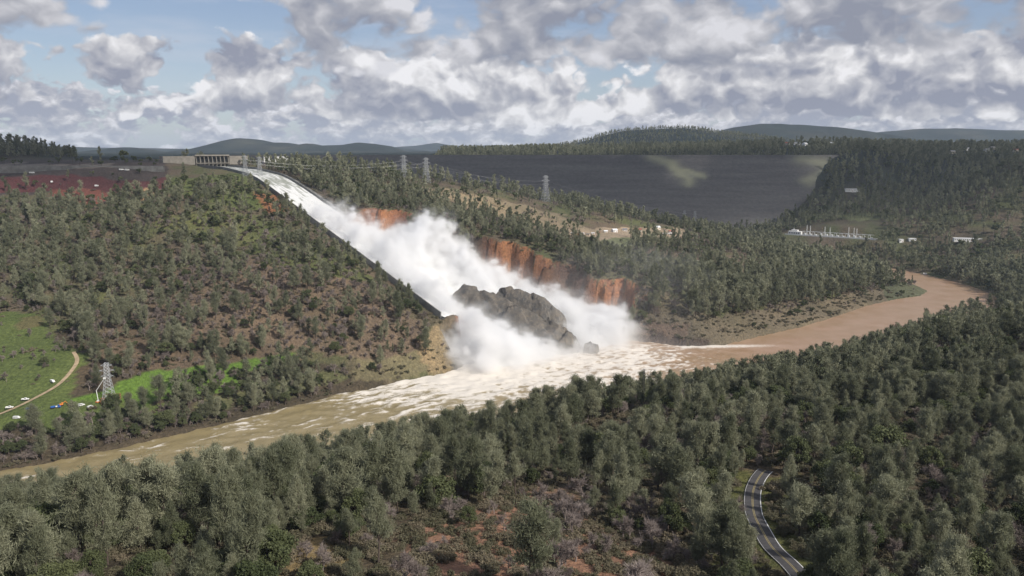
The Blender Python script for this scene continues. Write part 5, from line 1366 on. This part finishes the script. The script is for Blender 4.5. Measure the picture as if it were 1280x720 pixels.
nk = kc.sum(); kid = -np.ones(CX.shape, int); kid[kc] = np.arange(nk)
q = np.stack([kid[:-1, :-1], kid[:-1, 1:], kid[1:, 1:], kid[1:, :-1]], -1).reshape(-1, 4); q = q[(q >= 0).all(1)]
Vt = np.stack([CX[kc], CY[kc], CH + 2 + thick[kc] * 2.2], -1); Vb = np.stack([CX[kc], CY[kc], CH - 1 - .25 * thick[kc]], -1)
cmh = mesh_np('cloud', np.concatenate([Vt, Vb]), np.concatenate([q, q[:, ::-1] + nk]), True)  # mesh of the added unseen cloud sheet
cmh.attributes.new('cover', 'FLOAT', 'POINT').data.foreach_set('value', np.concatenate([op[kc], op[kc]]).astype(np.float32))
M_cloud = bpy.data.materials.new('shade_cloud'); M_cloud.use_nodes = True; t = NT(M_cloud.node_tree); t.n.clear()
mo = t.node('ShaderNodeOutputMaterial'); tp = t.node('ShaderNodeBsdfTransparent'); tl = t.node('ShaderNodeBsdfTranslucent'); tl.inputs[0].default_value = (.9, .9, .92, 1)
df = t.node('ShaderNodeBsdfDiffuse'); df.inputs[0].default_value = (.9, .9, .92, 1); m1 = t.node('ShaderNodeMixShader'); m1.inputs[0].default_value = .5
t.l.new(df.outputs[0], m1.inputs[1]); t.l.new(tl.outputs[0], m1.inputs[2])
m2 = t.node('ShaderNodeMixShader'); fa = t.node('ShaderNodeAttribute', attribute_name='cover').outputs['Fac']
t.l.new(t.math('MULTIPLY', fa, .72), m2.inputs[0]); t.l.new(tp.outputs[0], m2.inputs[1]); t.l.new(m1.outputs[0], m2.inputs[2]); t.l.new(m2.outputs[0], mo.inputs[0])
tag(link('cloud', cmh, None, M_cloud), 'unseen cloud sheet added overhead to shade the dam and slopes', 'cloud', None, 'structure')

# ------------------------------------------------------------------ thin air
M_haze = bpy.data.materials.new('haze_air'); M_haze.use_nodes = True; t = NT(M_haze.node_tree); t.n.clear()
mo = t.node('ShaderNodeOutputMaterial'); pv = t.node('ShaderNodeVolumePrincipled'); pv.inputs['Color'].default_value = (.70, .83, 1.0, 1); pv.inputs['Density'].default_value = 3.2e-5; pv.inputs['Anisotropy'].default_value = .0
t.l.new(pv.outputs[0], mo.inputs['Volume'])
zmin = float(GZ.min()); zmax = float(GZ.max())
hz_o = MB().box(-9900, 9900, -1300, 16000, zmin - 1.5, max(zmax, 300) + 40).build('haze', M_haze)
tag(hz_o, 'thin bluish haze over the valley and far hills', 'haze', None, 'stuff')
